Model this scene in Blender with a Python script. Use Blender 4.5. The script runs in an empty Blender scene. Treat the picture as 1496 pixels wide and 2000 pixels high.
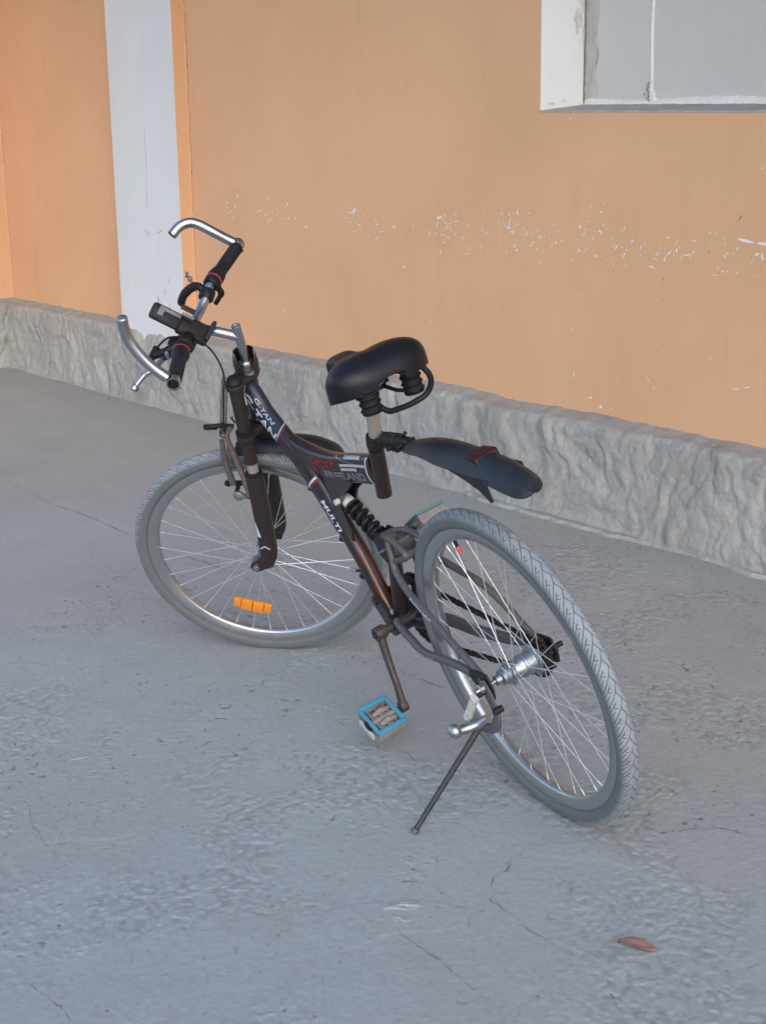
import bpy, math, random
import numpy as np
from mathutils import Vector, Matrix
random.seed(7); RNG = np.random.default_rng(11)
S = bpy.context.scene
pi = math.pi
# ------------------------------------------------------------------ camera
cd = bpy.data.cameras.new('camera'); cam = bpy.data.objects.new('camera', cd); S.collection.objects.link(cam)
cR = Vector((0.6269995801, 0.7789069690, -0.0132461371)); cU = Vector((-0.1948976727, 0.1733049893, 0.9653912564)); cF = Vector((-0.7542455991, 0.6027182711, -0.2604693110))
m = Matrix.Identity(4)
for i in range(3):
    m[i][0] = cR[i]; m[i][1] = cU[i]; m[i][2] = -cF[i]
m[2][3] = 1.451291726
cam.matrix_world = m
cd.sensor_fit = 'VERTICAL'; cd.sensor_height = 36.0; cd.sensor_width = 27.0; cd.lens = 3033.03 / 2000 * 36
cd.clip_start = 0.05; cd.clip_end = 3000
S.camera = cam
# ------------------------------------------------------------------ world, sun, exposure
SUN_EL = math.radians(28); SUN_AZ = math.radians(120)      # azimuth clockwise from +Y
W = bpy.data.worlds.new('World'); S.world = W; W.use_nodes = True
nt = W.node_tree; bg = nt.nodes['Background']
sky = nt.nodes.new('ShaderNodeTexSky'); sky.sky_type = 'NISHITA'; sky.sun_disc = False
sky.sun_elevation = SUN_EL; sky.sun_rotation = SUN_AZ; sky.air_density = 1.0; sky.dust_density = 1.0; sky.ozone_density = 2.2
nt.links.new(sky.outputs[0], bg.inputs[0]); bg.inputs[1].default_value = 0.15
sd = bpy.data.lights.new('sun', 'SUN'); sd.energy = 0.56; sd.angle = math.radians(60); sd.color = (1.0, 0.965, 0.93)
sun = bpy.data.objects.new('sun', sd); S.collection.objects.link(sun)
dirv = Vector((math.sin(SUN_AZ) * math.cos(SUN_EL), math.cos(SUN_AZ) * math.cos(SUN_EL), math.sin(SUN_EL)))
sun.rotation_euler = dirv.to_track_quat('Z', 'Y').to_euler()
sun.location = dirv * 20
S.view_settings.view_transform = 'Standard'; S.view_settings.look = 'None'; S.view_settings.gamma = 1.0
S.view_settings.use_curve_mapping = False; S.view_settings.exposure = 1.14
# ------------------------------------------------------------------ materials
def nmat(name):
    M = bpy.data.materials.new(name); M.use_nodes = True
    return M, M.node_tree, M.node_tree.nodes['Principled BSDF']
def noise(t, scale, detail=4, rough=.55, coord=None, vec=None, dist=0):
    n = t.nodes.new('ShaderNodeTexNoise'); n.inputs['Scale'].default_value = scale
    n.inputs['Detail'].default_value = detail; n.inputs['Roughness'].default_value = rough; n.inputs['Distortion'].default_value = dist
    if vec is None:
        tc = t.nodes.new('ShaderNodeTexCoord'); vec = tc.outputs['Object']
    t.links.new(vec, n.inputs['Vector']); return n
def mapping(t, scale=(1, 1, 1), rot=(0, 0, 0)):
    tc = t.nodes.new('ShaderNodeTexCoord'); mp = t.nodes.new('ShaderNodeMapping')
    mp.inputs['Scale'].default_value = scale; mp.inputs['Rotation'].default_value = rot
    t.links.new(tc.outputs['Object'], mp.inputs['Vector']); return mp.outputs[0]
def ramp(t, src, stops):
    r = t.nodes.new('ShaderNodeValToRGB'); e = r.color_ramp.elements
    while len(e) > 1: e.remove(e[-1])
    e[0].position = stops[0][0]; e[0].color = stops[0][1]
    for p, c in stops[1:]:
        x = e.new(p); x.color = c
    t.links.new(src, r.inputs[0]); return r
def g(v): return (v, v, v, 1)
def mix(t, fac, a, b, mode='MIX'):
    n = t.nodes.new('ShaderNodeMix'); n.data_type = 'RGBA'; n.blend_type = mode
    for s, v in ((n.inputs[0], fac), (n.inputs[6], a), (n.inputs[7], b)):
        if hasattr(v, 'links'): t.links.new(v, s)
        elif isinstance(v, (int, float)): s.default_value = v
        else: s.default_value = (*v[:3], 1)
    return n.outputs[2]
def bump(t, b, h, strength, dist=.01, prev=None):
    n = t.nodes.new('ShaderNodeBump'); n.inputs['Strength'].default_value = strength; n.inputs['Distance'].default_value = dist
    t.links.new(h, n.inputs['Height'])
    if prev is not None: t.links.new(prev, n.inputs['Normal'])
    t.links.new(n.outputs[0], b.inputs['Normal']); return n.outputs[0]
def simple(name, col, rough=.5, metal=0, dirt=None, dscale=60, damount=.5, bumpv=0, bscale=300, coat=0, rvar=.15, spec=.5, trans=0):
    M, t, b = nmat(name)
    n = noise(t, dscale, 6, .62)
    r = ramp(t, n.outputs[0], [(.5 - .28, g(0)), (.5 + .25, g(1))])
    if dirt is None: dirt = tuple(min(1, c * .7) for c in col)
    mm = t.nodes.new('ShaderNodeMath'); mm.operation = 'MULTIPLY'; mm.inputs[1].default_value = damount; t.links.new(r.outputs[0], mm.inputs[0])
    t.links.new(mix(t, mm.outputs[0], col, dirt), b.inputs['Base Color'])
    mr = t.nodes.new('ShaderNodeMapRange'); mr.inputs[3].default_value = max(.02, rough - rvar * .5); mr.inputs[4].default_value = min(1, rough + rvar)
    t.links.new(r.outputs[0], mr.inputs[0]); t.links.new(mr.outputs[0], b.inputs['Roughness'])
    b.inputs['Metallic'].default_value = metal; b.inputs['Coat Weight'].default_value = coat; b.inputs['Specular IOR Level'].default_value = spec
    b.inputs['Coat Roughness'].default_value = .15
    if trans: b.inputs['Transmission Weight'].default_value = trans
    if bumpv:
        nb = noise(t, bscale, 3, .6); bump(t, b, nb.outputs[0], bumpv, .001)
    return M
MAT = {}
MAT['paint'] = simple('brown_paint', (.026, .0135, .0125), .36, .4, (.044, .033, .030), 140, .45, .12, 700, coat=.35)
MAT['paint_highlight'] = simple('brown_paint_highlight', (.075, .030, .022), .30, .6, (.045, .032, .028), 90, .4, .08, 700, coat=.3)  # brown paint with the tube's highlight put into the base colour
MAT['fork'] = simple('fork_paint', (.026, .0165, .0155), .42, .25, (.045, .034, .031), 160, .5, .15, 600, coat=.1)
MAT['stay'] = simple('dusty_stay_paint', (.075, .064, .068), .45, .25, (.165, .150, .150), 110, .7, .2, 500)
MAT['chrome'] = simple('chrome', (.46, .47, .49), .30, 1, (.30, .28, .265), 45, .4, .02, 500, rvar=.12)
MAT['steel'] = simple('zinc_steel', (.47, .50, .50), .33, 1, (.28, .27, .25), 80, .5, .05, 600, rvar=.2)
MAT['rim'] = simple('dusty_rim_alloy', (.50, .52, .54), .27, .92, (.38, .37, .35), 14, .7, .03, 400, rvar=.25)
MAT['spoke'] = simple('spoke_steel', (.66, .68, .70), .36, .7, (.5, .48, .45), 40, .3)
MAT['post'] = simple('dull_post', (.40, .38, .35), .42, .35, (.30, .20, .17), 55, .6, .1, 400)
MAT['black'] = simple('black_plastic', (.008, .008, .010), .40, 0, (.017, .016, .019), 90, .4, .15, 500, spec=.25)
MAT['rubber'] = simple('black_rubber', (.008, .009, .012), .48, 0, (.017, .017, .021), 120, .4, .25, 500, spec=.25)
MAT['leather'] = simple('saddle_vinyl', (.0055, .0058, .0075), .36, 0, (.009, .009, .011), 30, .5, .25, 1400, rvar=.08, coat=0, spec=.3)
MAT['fender'] = simple('mudguard_plastic', (.0065, .0080, .011), .40, 0, (.022, .024, .029), 26, .75, .15, 500, rvar=.2, spec=.4)
MAT['rusty'] = simple('rusty_crank', (.095, .080, .074), .48, .4, (.058, .036, .028), 55, .8, .3, 400)
MAT['greasy'] = simple('greasy_black_metal', (.012, .0105, .011), .42, .4, (.034, .028, .026), 120, .7, .3, 500)
MAT['rod'] = simple('chipped_black_rod', (.006, .0055, .009), .5, .1, (.12, .105, .10), 85, .45, .2, 400)
MAT['blue'] = simple('blue_pedal_plastic', (.022, .25, .40), .45, 0, (.09, .22, .28), 45, .6, .15, 400)
MAT['teal'] = simple('faded_teal_plastic', (.035, .22, .26), .5, 0, (.13, .16, .155), 60, .7, .2, 400)
MAT['pedalgrey'] = simple('dirty_pedal_core', (.27, .24, .21), .6, 0, (.16, .11, .085), 90, .7, .3, 400)
MAT['clear'] = simple('cloudy_plastic', (.62, .63, .62), .28, 0, (.5, .46, .42), 90, .5, .1, 300, trans=.35)
MAT['red'] = simple('red_ring', (.42, .035, .03), .4, 0)
MAT['redcap'] = simple('red_valve_cap', (.70, .09, .07), .45, 0)
MAT['redlens'] = simple('dark_red_lens', (.036, .002, .005), .35, 0, (.015, .003, .006), 70, .6, coat=0, spec=.3)
MAT['orange'] = simple('orange_reflector', (.85, .25, .008), .25, 0, (.62, .22, .03), 220, .5, .4, 900, coat=.5)
MAT['white'] = simple('white_print', (.55, .57, .60), .4, 0, (.35, .34, .34), 300, .45)
MAT['redprint'] = simple('red_print', (.22, .015, .02), .45, 0)
MAT['navy'] = simple('black_print', (.010, .012, .020), .35, 0, (.025, .025, .035), 120, .5, coat=.2)
MAT['silverprint'] = simple('silver_print', (.38, .39, .42), .35, .3)
MAT['screen'] = simple('grey_panel_plastic', (.15, .14, .14), .4, 0)
MAT['brownbox'] = simple('brown_black_plastic', (.011, .0055, .0042), .5, 0, (.022, .013, .010), 60, .6, .2, 300, spec=.2)
MAT['whiteplastic'] = simple('white_bushing', (.62, .60, .55), .5, 0, (.35, .3, .25), 200, .5)
# tyre with dusty grey tread, darker inside the grooves
M, t, b = nmat('grey_tyre_rubber')
at = t.nodes.new('ShaderNodeAttribute'); at.attribute_name = 'groove'
n1 = noise(t, 22, 5, .6); r1 = ramp(t, n1.outputs[0], [(.3, (.205, .225, .235, 1)), (.7, (.275, .295, .300, 1))])
n2 = noise(t, 240, 3, .6); r2 = ramp(t, n2.outputs[0], [(.35, g(.85)), (.65, g(1.05))])
c1 = mix(t, 1.0, r1.outputs[0], r2.outputs[0], 'MULTIPLY')
at2 = t.nodes.new('ShaderNodeAttribute'); at2.attribute_name = 'side'
c1 = mix(t, at2.outputs['Fac'], c1, (.085, .088, .088))
c1 = mix(t, at.outputs['Fac'], c1, (.055, .065, .075))
t.links.new(c1, b.inputs['Base Color']); b.inputs['Roughness'].default_value = .72
bump(t, b, n2.outputs[0], .25, .0006)
MAT['tyre'] = M

# concrete ground
M, t, b = nmat('worn_concrete')
tc = t.nodes.new('ShaderNodeTexCoord'); OB = tc.outputs['Object']
na = noise(t, .9, 4, .6, vec=OB); nb_ = noise(t, 5.5, 6, .65, vec=OB, dist=.6); nc = noise(t, 60, 5, .7, vec=OB); nd = noise(t, 420, 2, .6, vec=OB)
c = ramp(t, nb_.outputs[0], [(.28, (0.298, 0.311, 0.298, 1)), (.5, (0.333, 0.347, 0.333, 1)), (.74, (0.367, 0.382, 0.369, 1))]).outputs[0]
c = mix(t, .55, c, ramp(t, na.outputs[0], [(.35, (0.328, 0.323, 0.302, 1)), (.65, (0.362, 0.380, 0.366, 1))]).outputs[0])
c = mix(t, .7, c, ramp(t, nc.outputs[0], [(.3, g(.86)), (.55, g(1.0)), (.8, g(1.08))]).outputs[0], 'MULTIPLY')
c = mix(t, .5, c, ramp(t, nd.outputs[0], [(.3, g(.88)), (.7, g(1.1))]).outputs[0], 'MULTIPLY')
# brown stains
ns = noise(t, 2.3, 5, .7, vec=OB, dist=1.2)
c = mix(t, ramp(t, ns.outputs[0], [(.60, g(0)), (.74, g(.35))]).outputs[0], c, (.235, .200, .172))
# tiny dark pits
v = t.nodes.new('ShaderNodeTexVoronoi'); v.inputs['Scale'].default_value = 38; t.links.new(OB, v.inputs['Vector'])
pit = ramp(t, v.outputs['Distance'], [(.05, g(1)), (.09, g(0))]).outputs[0]
nm = noise(t, 7, 2, .5, vec=OB); pm = ramp(t, nm.outputs[0], [(.56, g(0)), (.66, g(.7))]).outputs[0]
pf = mix(t, 1.0, pit, pm, 'MULTIPLY')
c = mix(t, pf, c, (.10, .095, .09))
ad = t.nodes.new('ShaderNodeAttribute'); ad.attribute_name = 'dirt'; c = mix(t, ad.outputs['Fac'], c, (.17, .165, .157)); gs = noise(t, 150, 2, .5, vec=OB); c = mix(t, .8, c, ramp(t, gs.outputs[0], [(.26, g(.74)), (.34, g(1)), (.68, g(1)), (.78, g(1.12))]).outputs[0], 'MULTIPLY')
t.links.new(c, b.inputs['Base Color']); b.inputs['Roughness'].default_value = .85; b.inputs['Specular IOR Level'].default_value = .3
# fine relief only; the flaky patches are real geometry
p = bump(t, b, nc.outputs[0], .45, .0016)
p = bump(t, b, nd.outputs[0], .5, .0008, p)
MAT['concrete'] = M
MAT['crack'] = simple('crack_dark_grit', (.115, .110, .104), .95, 0, (.15, .14, .13), 300, .8, spec=.1)  # dark grit colour for the flat crack ribbons
MAT['groove'] = simple('scored_line_grit', (.235, .235, .225), .95, 0, (.24, .23, .225), 150, .9, spec=.1)

def wallpaint(name, c0, c1, bumpv=.25, big=1.1):
    M, t, b = nmat(name)
    tc = t.nodes.new('ShaderNodeTexCoord'); OB = tc.outputs['Object']
    a = noise(t, big, 4, .55, vec=OB, dist=.5); f = noise(t, 90, 4, .6, vec=OB); h = noise(t, 420, 2, .6, vec=OB)
    c = mix(t, ramp(t, a.outputs[0], [(.35, g(0)), (.65, g(1))]).outputs[0], c0, c1)
    c = mix(t, .35, c, ramp(t, f.outputs[0], [(.3, g(.93)), (.7, g(1.05))]).outputs[0], 'MULTIPLY')
    vs = noise(t, 3, 5, .7, vec=mapping(t, (3.5, 3.5, .35)))
    c = mix(t, .5, c, ramp(t, vs.outputs[0], [(.25, g(.90)), (.45, g(1.0))]).outputs[0], 'MULTIPLY')
    t.links.new(c, b.inputs['Base Color']); b.inputs['Roughness'].default_value = .78; b.inputs['Specular IOR Level'].default_value = .25
    w = noise(t, 4, 2, .5, vec=OB)
    p = bump(t, b, w.outputs[0], .12, .02); p = bump(t, b, f.outputs[0], bumpv, .0012, p); bump(t, b, h.outputs[0], .25, .0004, p)
    return M
MAT['orangewall'] = wallpaint('orange_wall_paint', (.612, .350, .194), (.668, .388, .220))
MAT['whitewall'] = wallpaint('white_wall_paint', (.58, .595, .595), (.64, .65, .645), .15)
MAT['whitewall_lit'] = wallpaint('white_paint_lit_jamb', (.76, .765, .76), (.80, .80, .795), .15)  # paler than the pilaster white: light on the jamb put into colour
MAT['greypanel'] = wallpaint('grey_board_paint', (.50, .49, .465), (.55, .535, .51), .1, 2.2)
MAT['sill'] = wallpaint('sill_mortar', (.33, .32, .305), (.43, .42, .40), .8, 8)
MAT['seam'] = simple('white_caulk', (.76, .755, .73), .6, 0, (.35, .31, .28), 40, .35)
MAT['grime'] = simple('brown_grime', (.16, .13, .115), .9, 0, (.30, .27, .25), 90, .7)
MAT['chip'] = simple('bare_white_undercoat', (.72, .70, .68), .8, 0, (.6, .55, .5), 200, .5)
MAT['darkmark'] = simple('dark_scuff', (.30, .19, .12), .8, 0)
M, t, b = nmat('rough_plinth_mortar')
tc = t.nodes.new('ShaderNodeTexCoord'); OB = tc.outputs['Object']
a = noise(t, 3, 5, .6, vec=OB, dist=.4); f = noise(t, 30, 6, .7, vec=OB); h = noise(t, 260, 3, .6, vec=OB)
c = ramp(t, a.outputs[0], [(.3, (.300, .286, .262, 1)), (.7, (.400, .386, .358, 1))]).outputs[0]
c = mix(t, .7, c, ramp(t, f.outputs[0], [(.3, g(.88)), (.7, g(1.08))]).outputs[0], 'MULTIPLY')
t.links.new(c, b.inputs['Base Color']); b.inputs['Roughness'].default_value = .9; b.inputs['Specular IOR Level'].default_value = .2
f2 = noise(t, 75, 4, .7, vec=OB); p = bump(t, b, f.outputs[0], .9, .009); p = bump(t, b, f2.outputs[0], .9, .003, p); bump(t, b, h.outputs[0], .7, .0012, p)
MAT['plinth'] = M
MAT['leaf'] = simple('dry_red_leaf', (.32, .16, .125), .75, 0, (.17, .09, .07), 120, .7)
MAT['grit'] = simple('grit_stone', (.24, .22, .20), .9, 0, (.10, .085, .075), 20, .9)
MAT['shadeslab'] = simple('shade_slab_grey', (.42, .42, .41), .8, 0)  # plain grey of the added, unseen shading slab

# ------------------------------------------------------------------ mesh helpers
class MB:
    def __init__(s): s.v = []; s.f = []
    def add(s, vs, fs):
        o = len(s.v); s.v += [tuple(x) for x in vs]; s.f += [tuple(i + o for i in f) for f in fs]
    def box(s, c, sz, R=None, bev=0):
        hx, hy, hz = (x / 2 for x in sz)
        if bev <= 0:
            vs = [(x, y, z) for x in (-hx, hx) for y in (-hy, hy) for z in (-hz, hz)]
            fs = [(0, 1, 3, 2), (4, 6, 7, 5), (0, 4, 5, 1), (2, 3, 7, 6), (0, 2, 6, 4), (1, 5, 7, 3)]
        else:
            b = min(bev, hx * .95, hy * .95, hz * .95); vs = []; fs = []
            # rounded box from 4 corner rings along z
            prof = [(-hz, b), (-hz + b * .3, b * .3), (-hz + b, 0), (hz - b, 0), (hz - b * .3, b * .3), (hz, b)]
            n = 3
            for z, ins in prof:
                for cx, cy, a0 in ((1, 1, 0), (-1, 1, 90), (-1, -1, 180), (1, -1, 270)):
                    for k in range(n + 1):
                        a = math.radians(a0 + 90 * k / n)
                        vs.append((cx * (hx - b) + (b - ins) * math.cos(a), cy * (hy - b) + (b - ins) * math.sin(a), z))
            N = 4 * (n + 1)
            for i in range(len(prof) - 1):
                for j in range(N): fs.append((i * N + j, i * N + (j + 1) % N, (i + 1) * N + (j + 1) % N, (i + 1) * N + j))
            fs.append(tuple(range(N))[::-1]); fs.append(tuple((len(prof) - 1) * N + j for j in range(N)))
        c = Vector(c)
        vs = [(R @ Vector(v) if R else Vector(v)) + c for v in vs]; s.add(vs, fs)
    def tube(s, pts, r, n=12, cap=True, hollow=False):
        P = [Vector(p) for p in pts]; R = r if isinstance(r, (list, tuple)) else [r] * len(P)
        T = [(P[min(i + 1, len(P) - 1)] - P[max(i - 1, 0)]).normalized() for i in range(len(P))]
        u = T[0].orthogonal().normalized(); vs = []; fs = []
        for i, p in enumerate(P):
            u = (u - T[i] * u.dot(T[i])).normalized(); w = T[i].cross(u)
            for k in range(n):
                a = 2 * pi * k / n; vs.append(p + (u * math.cos(a) + w * math.sin(a)) * R[i])
        for i in range(len(P) - 1):
            for k in range(n): fs.append((i * n + k, i * n + (k + 1) % n, (i + 1) * n + (k + 1) % n, (i + 1) * n + k))
        if cap: fs.append(tuple(range(n))[::-1]); fs.append(tuple((len(P) - 1) * n + k for k in range(n)))
        s.add(vs, fs)
    def lathe(s, base, axis, prof, n=24, start=0, end=2 * pi):
        A = Vector(axis).normalized(); u = A.orthogonal().normalized(); w = A.cross(u); B = Vector(base); vs = []; fs = []
        full = abs(end - start - 2 * pi) < 1e-6; N = n if full else n + 1
        for h, r in prof:
            for k in range(N):
                a = start + (end - start) * k / n; vs.append(B + A * h + (u * math.cos(a) + w * math.sin(a)) * max(r, 1e-5))
        for i in range(len(prof) - 1):
            for k in range(N if full else N - 1):
                fs.append((i * N + k, i * N + (k + 1) % N, (i + 1) * N + (k + 1) % N, (i + 1) * N + k))
        s.add(vs, fs)
    def disc(s, c, axis, r, th, n=20):
        A = Vector(axis).normalized()
        s.lathe(Vector(c) - A * th / 2, A, [(0, 0), (0, r * .96), (th * .15, r), (th * .85, r), (th, r * .96), (th, 0)], n)
    def prism(s, poly, y0, y1):
        # poly in (x,z), extruded along y
        n = len(poly); vs = [(x, y0, z) for x, z in poly] + [(x, y1, z) for x, z in poly]
        fs = [tuple(range(n)), tuple(range(2 * n - 1, n - 1, -1))] + [(i, n + i, n + (i + 1) % n, (i + 1) % n) for i in range(n)]
        s.add(vs, fs)
    def grid(s, rows, closed=False):
        n = len(rows[0]); vs = [p for r in rows for p in r]; fs = []
        for i in range(len(rows) - 1):
            for j in range(n if closed else n - 1):
                fs.append((i * n + j, i * n + (j + 1) % n, (i + 1) * n + (j + 1) % n, (i + 1) * n + j))
        s.add(vs, fs)
    def xf(s, fn): s.v = [tuple(fn(v)) for v in s.v]; return s
    def build(s, name, mat, parent=None, angle=38, smooth=True):
        me = bpy.data.meshes.new(name); me.from_pydata(s.v, [], s.f); me.validate(); me.update()
        import bmesh
        bm = bmesh.new(); bm.from_mesh(me); bmesh.ops.recalc_face_normals(bm, faces=bm.faces); bm.to_mesh(me); bm.free()
        if smooth:
            me.polygons.foreach_set('use_smooth', [True] * len(me.polygons)); me.set_sharp_from_angle(angle=math.radians(angle))
        me.materials.append(MAT[mat] if isinstance(mat, str) else mat)
        o = bpy.data.objects.new(name, me); S.collection.objects.link(o)
        if parent: o.parent = parent
        return o
def empty(name, parent=None, mw=None):
    o = bpy.data.objects.new(name, None); o.empty_display_size = .1; S.collection.objects.link(o)
    if parent: o.parent = parent
    if mw is not None: o.matrix_local = mw
    return o
def tag(o, label=None, cat=None, group=None, kind=None):
    for k, v in (('label', label), ('category', cat), ('group', group), ('kind', kind)):
        if v: o[k] = v
    return o
def cr(pts, n=8):
    P = [Vector(p) for p in pts]; P = [P[0] * 2 - P[1]] + P + [P[-1] * 2 - P[-2]]; out = []
    for i in range(1, len(P) - 2):
        for k in range(n):
            u = k / n; a, b, c, d = P[i - 1:i + 3]
            out.append(.5 * ((2 * b) + (c - a) * u + (2 * a - 5 * b + 4 * c - d) * u * u + (-a + 3 * b - 3 * c + d) * u ** 3))
    out.append(P[-2]); return out
def bmat(X, Y, Z, O):
    m = Matrix.Identity(4)
    for i in range(3): m[i][0] = X[i]; m[i][1] = Y[i]; m[i][2] = Z[i]; m[i][3] = O[i]
    return m

# ------------------------------------------------------------------ ground
def vnoise(x, y, seed):
    r = np.random.default_rng(seed); T = r.random((256, 256))
    xi = np.floor(x).astype(int); yi = np.floor(y).astype(int); fx = x - xi; fy = y - yi
    fx = fx * fx * (3 - 2 * fx); fy = fy * fy * (3 - 2 * fy)
    a = T[xi % 256, yi % 256]; b = T[(xi + 1) % 256, yi % 256]; c = T[xi % 256, (yi + 1) % 256]; d = T[(xi + 1) % 256, (yi + 1) % 256]
    return (a * (1 - fx) + b * fx) * (1 - fy) + (c * (1 - fx) + d * fx) * fy
def smooth01(x, a, b):
    q = np.clip((x - a) / (b - a), 0, 1); return q * q * (3 - 2 * q)
def ground_relief(x, y):
    c, sn = math.cos(math.radians(50)), math.sin(math.radians(50)); u = x * c + y * sn; v = -x * sn + y * c
    wx = vnoise(u * 9 + 3, v * 9, 61) - .5; wy = vnoise(u * 9, v * 9 + 7, 62) - .5
    uu = u + .03 * wx + .006 * (vnoise(u * 60, v * 60, 63) - .5); vv = v + .03 * wy + .006 * (vnoise(u * 60 + 5, v * 60, 64) - .5)
    fb = lambda a, b, sc, sd: (vnoise(a * sc, b * sc, sd) * .55 + vnoise(a * sc * 2.1, b * sc * 2.1, sd + 1) * .28 + vnoise(a * sc * 4.3, b * sc * 4.3, sd + 2) * .17)
    m1 = smooth01(fb(u, v, 2.6, 70), .50, .64); m2 = smooth01(fb(u + 5, v + 2, 4.2, 75), .52, .66); m3 = smooth01(fb(u + 9, v, 1.2, 78), .38, .62)
    n1 = vnoise(uu * 98, vv * 58, 81); l1 = smooth01(n1, .58, .72)
    n2 = vnoise(uu * 150, vv * 96, 82); l2 = smooth01(n2, .62, .78)
    n3 = vnoise(uu * 105, vv * 60, 83); pit = smooth01(n3, .87, .95)
    n4 = vnoise(uu * 50, vv * 30, 84); l4 = smooth01(n4, .66, .78)
    h = .0012 * l1 * m1 + .0010 * l2 * np.clip(m2 + .5 * m1, 0, 1) * (.3 + .7 * m3) + .0010 * l2 * .35 + .0012 * l4 * m2 * m3
    h -= .0018 * pit * (.25 + .75 * m2)
    h += .0016 * (fb(u, v, 1.1, 85) - .5) + .0009 * (fb(u, v, 11, 88) - .5) + .00035 * (vnoise(u * 170, v * 170, 91) - .5)
    # a few shallow scored lines and old patch edges
    h += .0007 * smooth01(fb(u * .7, v, 1.9, 95), .515, .525)
    return h - .0004, pit * (.35 + .65 * m2) + .35 * smooth01(.5 - n1, .10, .3) * m1
GX0, GX1, GY0, GY1, DX = -4.4, -.95, .78, 3.78, .0034
nx = int((GX1 - GX0) / DX); ny = int((GY1 - GY0) / DX)
gxs = np.linspace(GX0, GX1, nx); gys = np.linspace(GY0, GY1, ny); GXX, GYY = np.meshgrid(gxs, gys, indexing='ij')
GH, GD = ground_relief(GXX, GYY); fade = np.clip(np.minimum(np.minimum(GXX - GX0, GX1 - GXX), np.minimum(GYY - GY0, GY1 - GYY)) / .25, 0, 1); GH = GH * fade
co = np.stack([GXX, GYY, GH], -1).reshape(-1, 3).astype(np.float32)
far_ = 400.0; ring = np.array([(-far_, -far_, 0), (far_, -far_, 0), (far_, far_, 0), (-far_, far_, 0)], np.float32); nb0 = len(co); co = np.vstack([co, ring])
ii, jj = np.meshgrid(np.arange(nx - 1), np.arange(ny - 1), indexing='ij')
FQ = np.stack([ii * ny + jj, (ii + 1) * ny + jj, (ii + 1) * ny + jj + 1, ii * ny + jj + 1], -1).reshape(-1, 4)
c00, c10, c11, c01 = 0, (nx - 1) * ny, nx * ny - 1, ny - 1
FQ = np.vstack([FQ, [[nb0, nb0 + 1, c10, c00], [nb0 + 1, nb0 + 2, c11, c10], [nb0 + 2, nb0 + 3, c01, c11], [nb0 + 3, nb0, c00, c01]]])
gme = bpy.data.meshes.new('ground'); gme.vertices.add(len(co)); gme.vertices.foreach_set('co', co.ravel())
gme.loops.add(FQ.size); gme.loops.foreach_set('vertex_index', FQ.ravel().astype(np.int32)); gme.polygons.add(len(FQ)); gme.polygons.foreach_set('loop_start', np.arange(0, FQ.size, 4, dtype=np.int32))
sm_ = np.ones(len(FQ), bool); sm_[-4:] = False; gme.polygons.foreach_set('use_smooth', sm_); gme.update(calc_edges=True)
_a = gme.attributes.new('dirt', 'FLOAT', 'POINT'); _a.data.foreach_set('value', np.concatenate([(GD * fade).ravel(), np.zeros(4)]).astype(np.float32))
gme.materials.append(MAT['concrete']); ground = bpy.data.objects.new('ground', gme); S.collection.objects.link(ground); tag(ground, kind='structure')

CR = [[(-5.543, 2.547), (-5.331, 2.54), (-5.103, 2.509), (-4.941, 2.528), (-4.754, 2.529), (-4.506, 2.514), (-4.278, 2.513), (-4.229, 2.525), (-4.157, 2.528), (-4.102, 2.539), (-4.012, 2.54), (-3.96, 2.549), (-3.871, 2.545), (-3.788, 2.514), (-3.748, 2.537), (-3.678, 2.54), (-3.638, 2.534), (-3.471, 2.543), (-3.361, 2.498), (-3.257, 2.472), (-3.192, 2.444), (-3.163, 2.446), (-3.127, 2.421), (-3.068, 2.398), (-3.041, 2.412), (-2.982, 2.41), (-2.926, 2.395), (-2.892, 2.401), (-2.819, 2.397), (-2.755, 2.407)], [(-2.592, 2.062), (-2.554, 2.07), (-2.512, 2.075), (-2.488, 2.064), (-2.462, 2.069), (-2.428, 2.072), (-2.403, 2.084), (-2.365, 2.104), (-2.327, 2.124), (-2.314, 2.147)], [(-1.953, 2.222), (-1.922, 2.213), (-1.889, 2.213), (-1.865, 2.262), (-1.844, 2.314), (-1.796, 2.333), (-1.735, 2.356), (-1.692, 2.37)], [(-2.007, 1.913), (-1.975, 1.872), (-1.97, 1.831), (-1.951, 1.811), (-1.923, 1.796), (-1.914, 1.769), (-1.868, 1.768), (-1.837, 1.767)], [(-1.813, 1.75), (-1.77, 1.75), (-1.707, 1.748), (-1.673, 1.754)], [(-1.645, 1.767), (-1.612, 1.753), (-1.579, 1.734), (-1.542, 1.702), (-1.506, 1.683)], [(-2.845, 1.296), (-2.739, 1.255), (-2.697, 1.251), (-2.649, 1.238), (-2.601, 1.234), (-2.572, 1.22)], [(-3.191, 1.425), (-3.133, 1.411), (-3.102, 1.408)], [(-2.208, 0.98), (-2.153, 0.986), (-2.093, 0.987), (-2.043, 0.984)], [(-1.948, 1.568), (-1.812, 1.561), (-1.696, 1.544), (-1.62, 1.535)], [(-3.464, 3.646), (-3.434, 3.543), (-3.364, 3.578), (-3.266, 3.558), (-3.04, 3.407)], [(-6.616, 3.024), (-6.455, 3.099), (-6.201, 3.148), (-5.939, 3.184)]]
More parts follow.
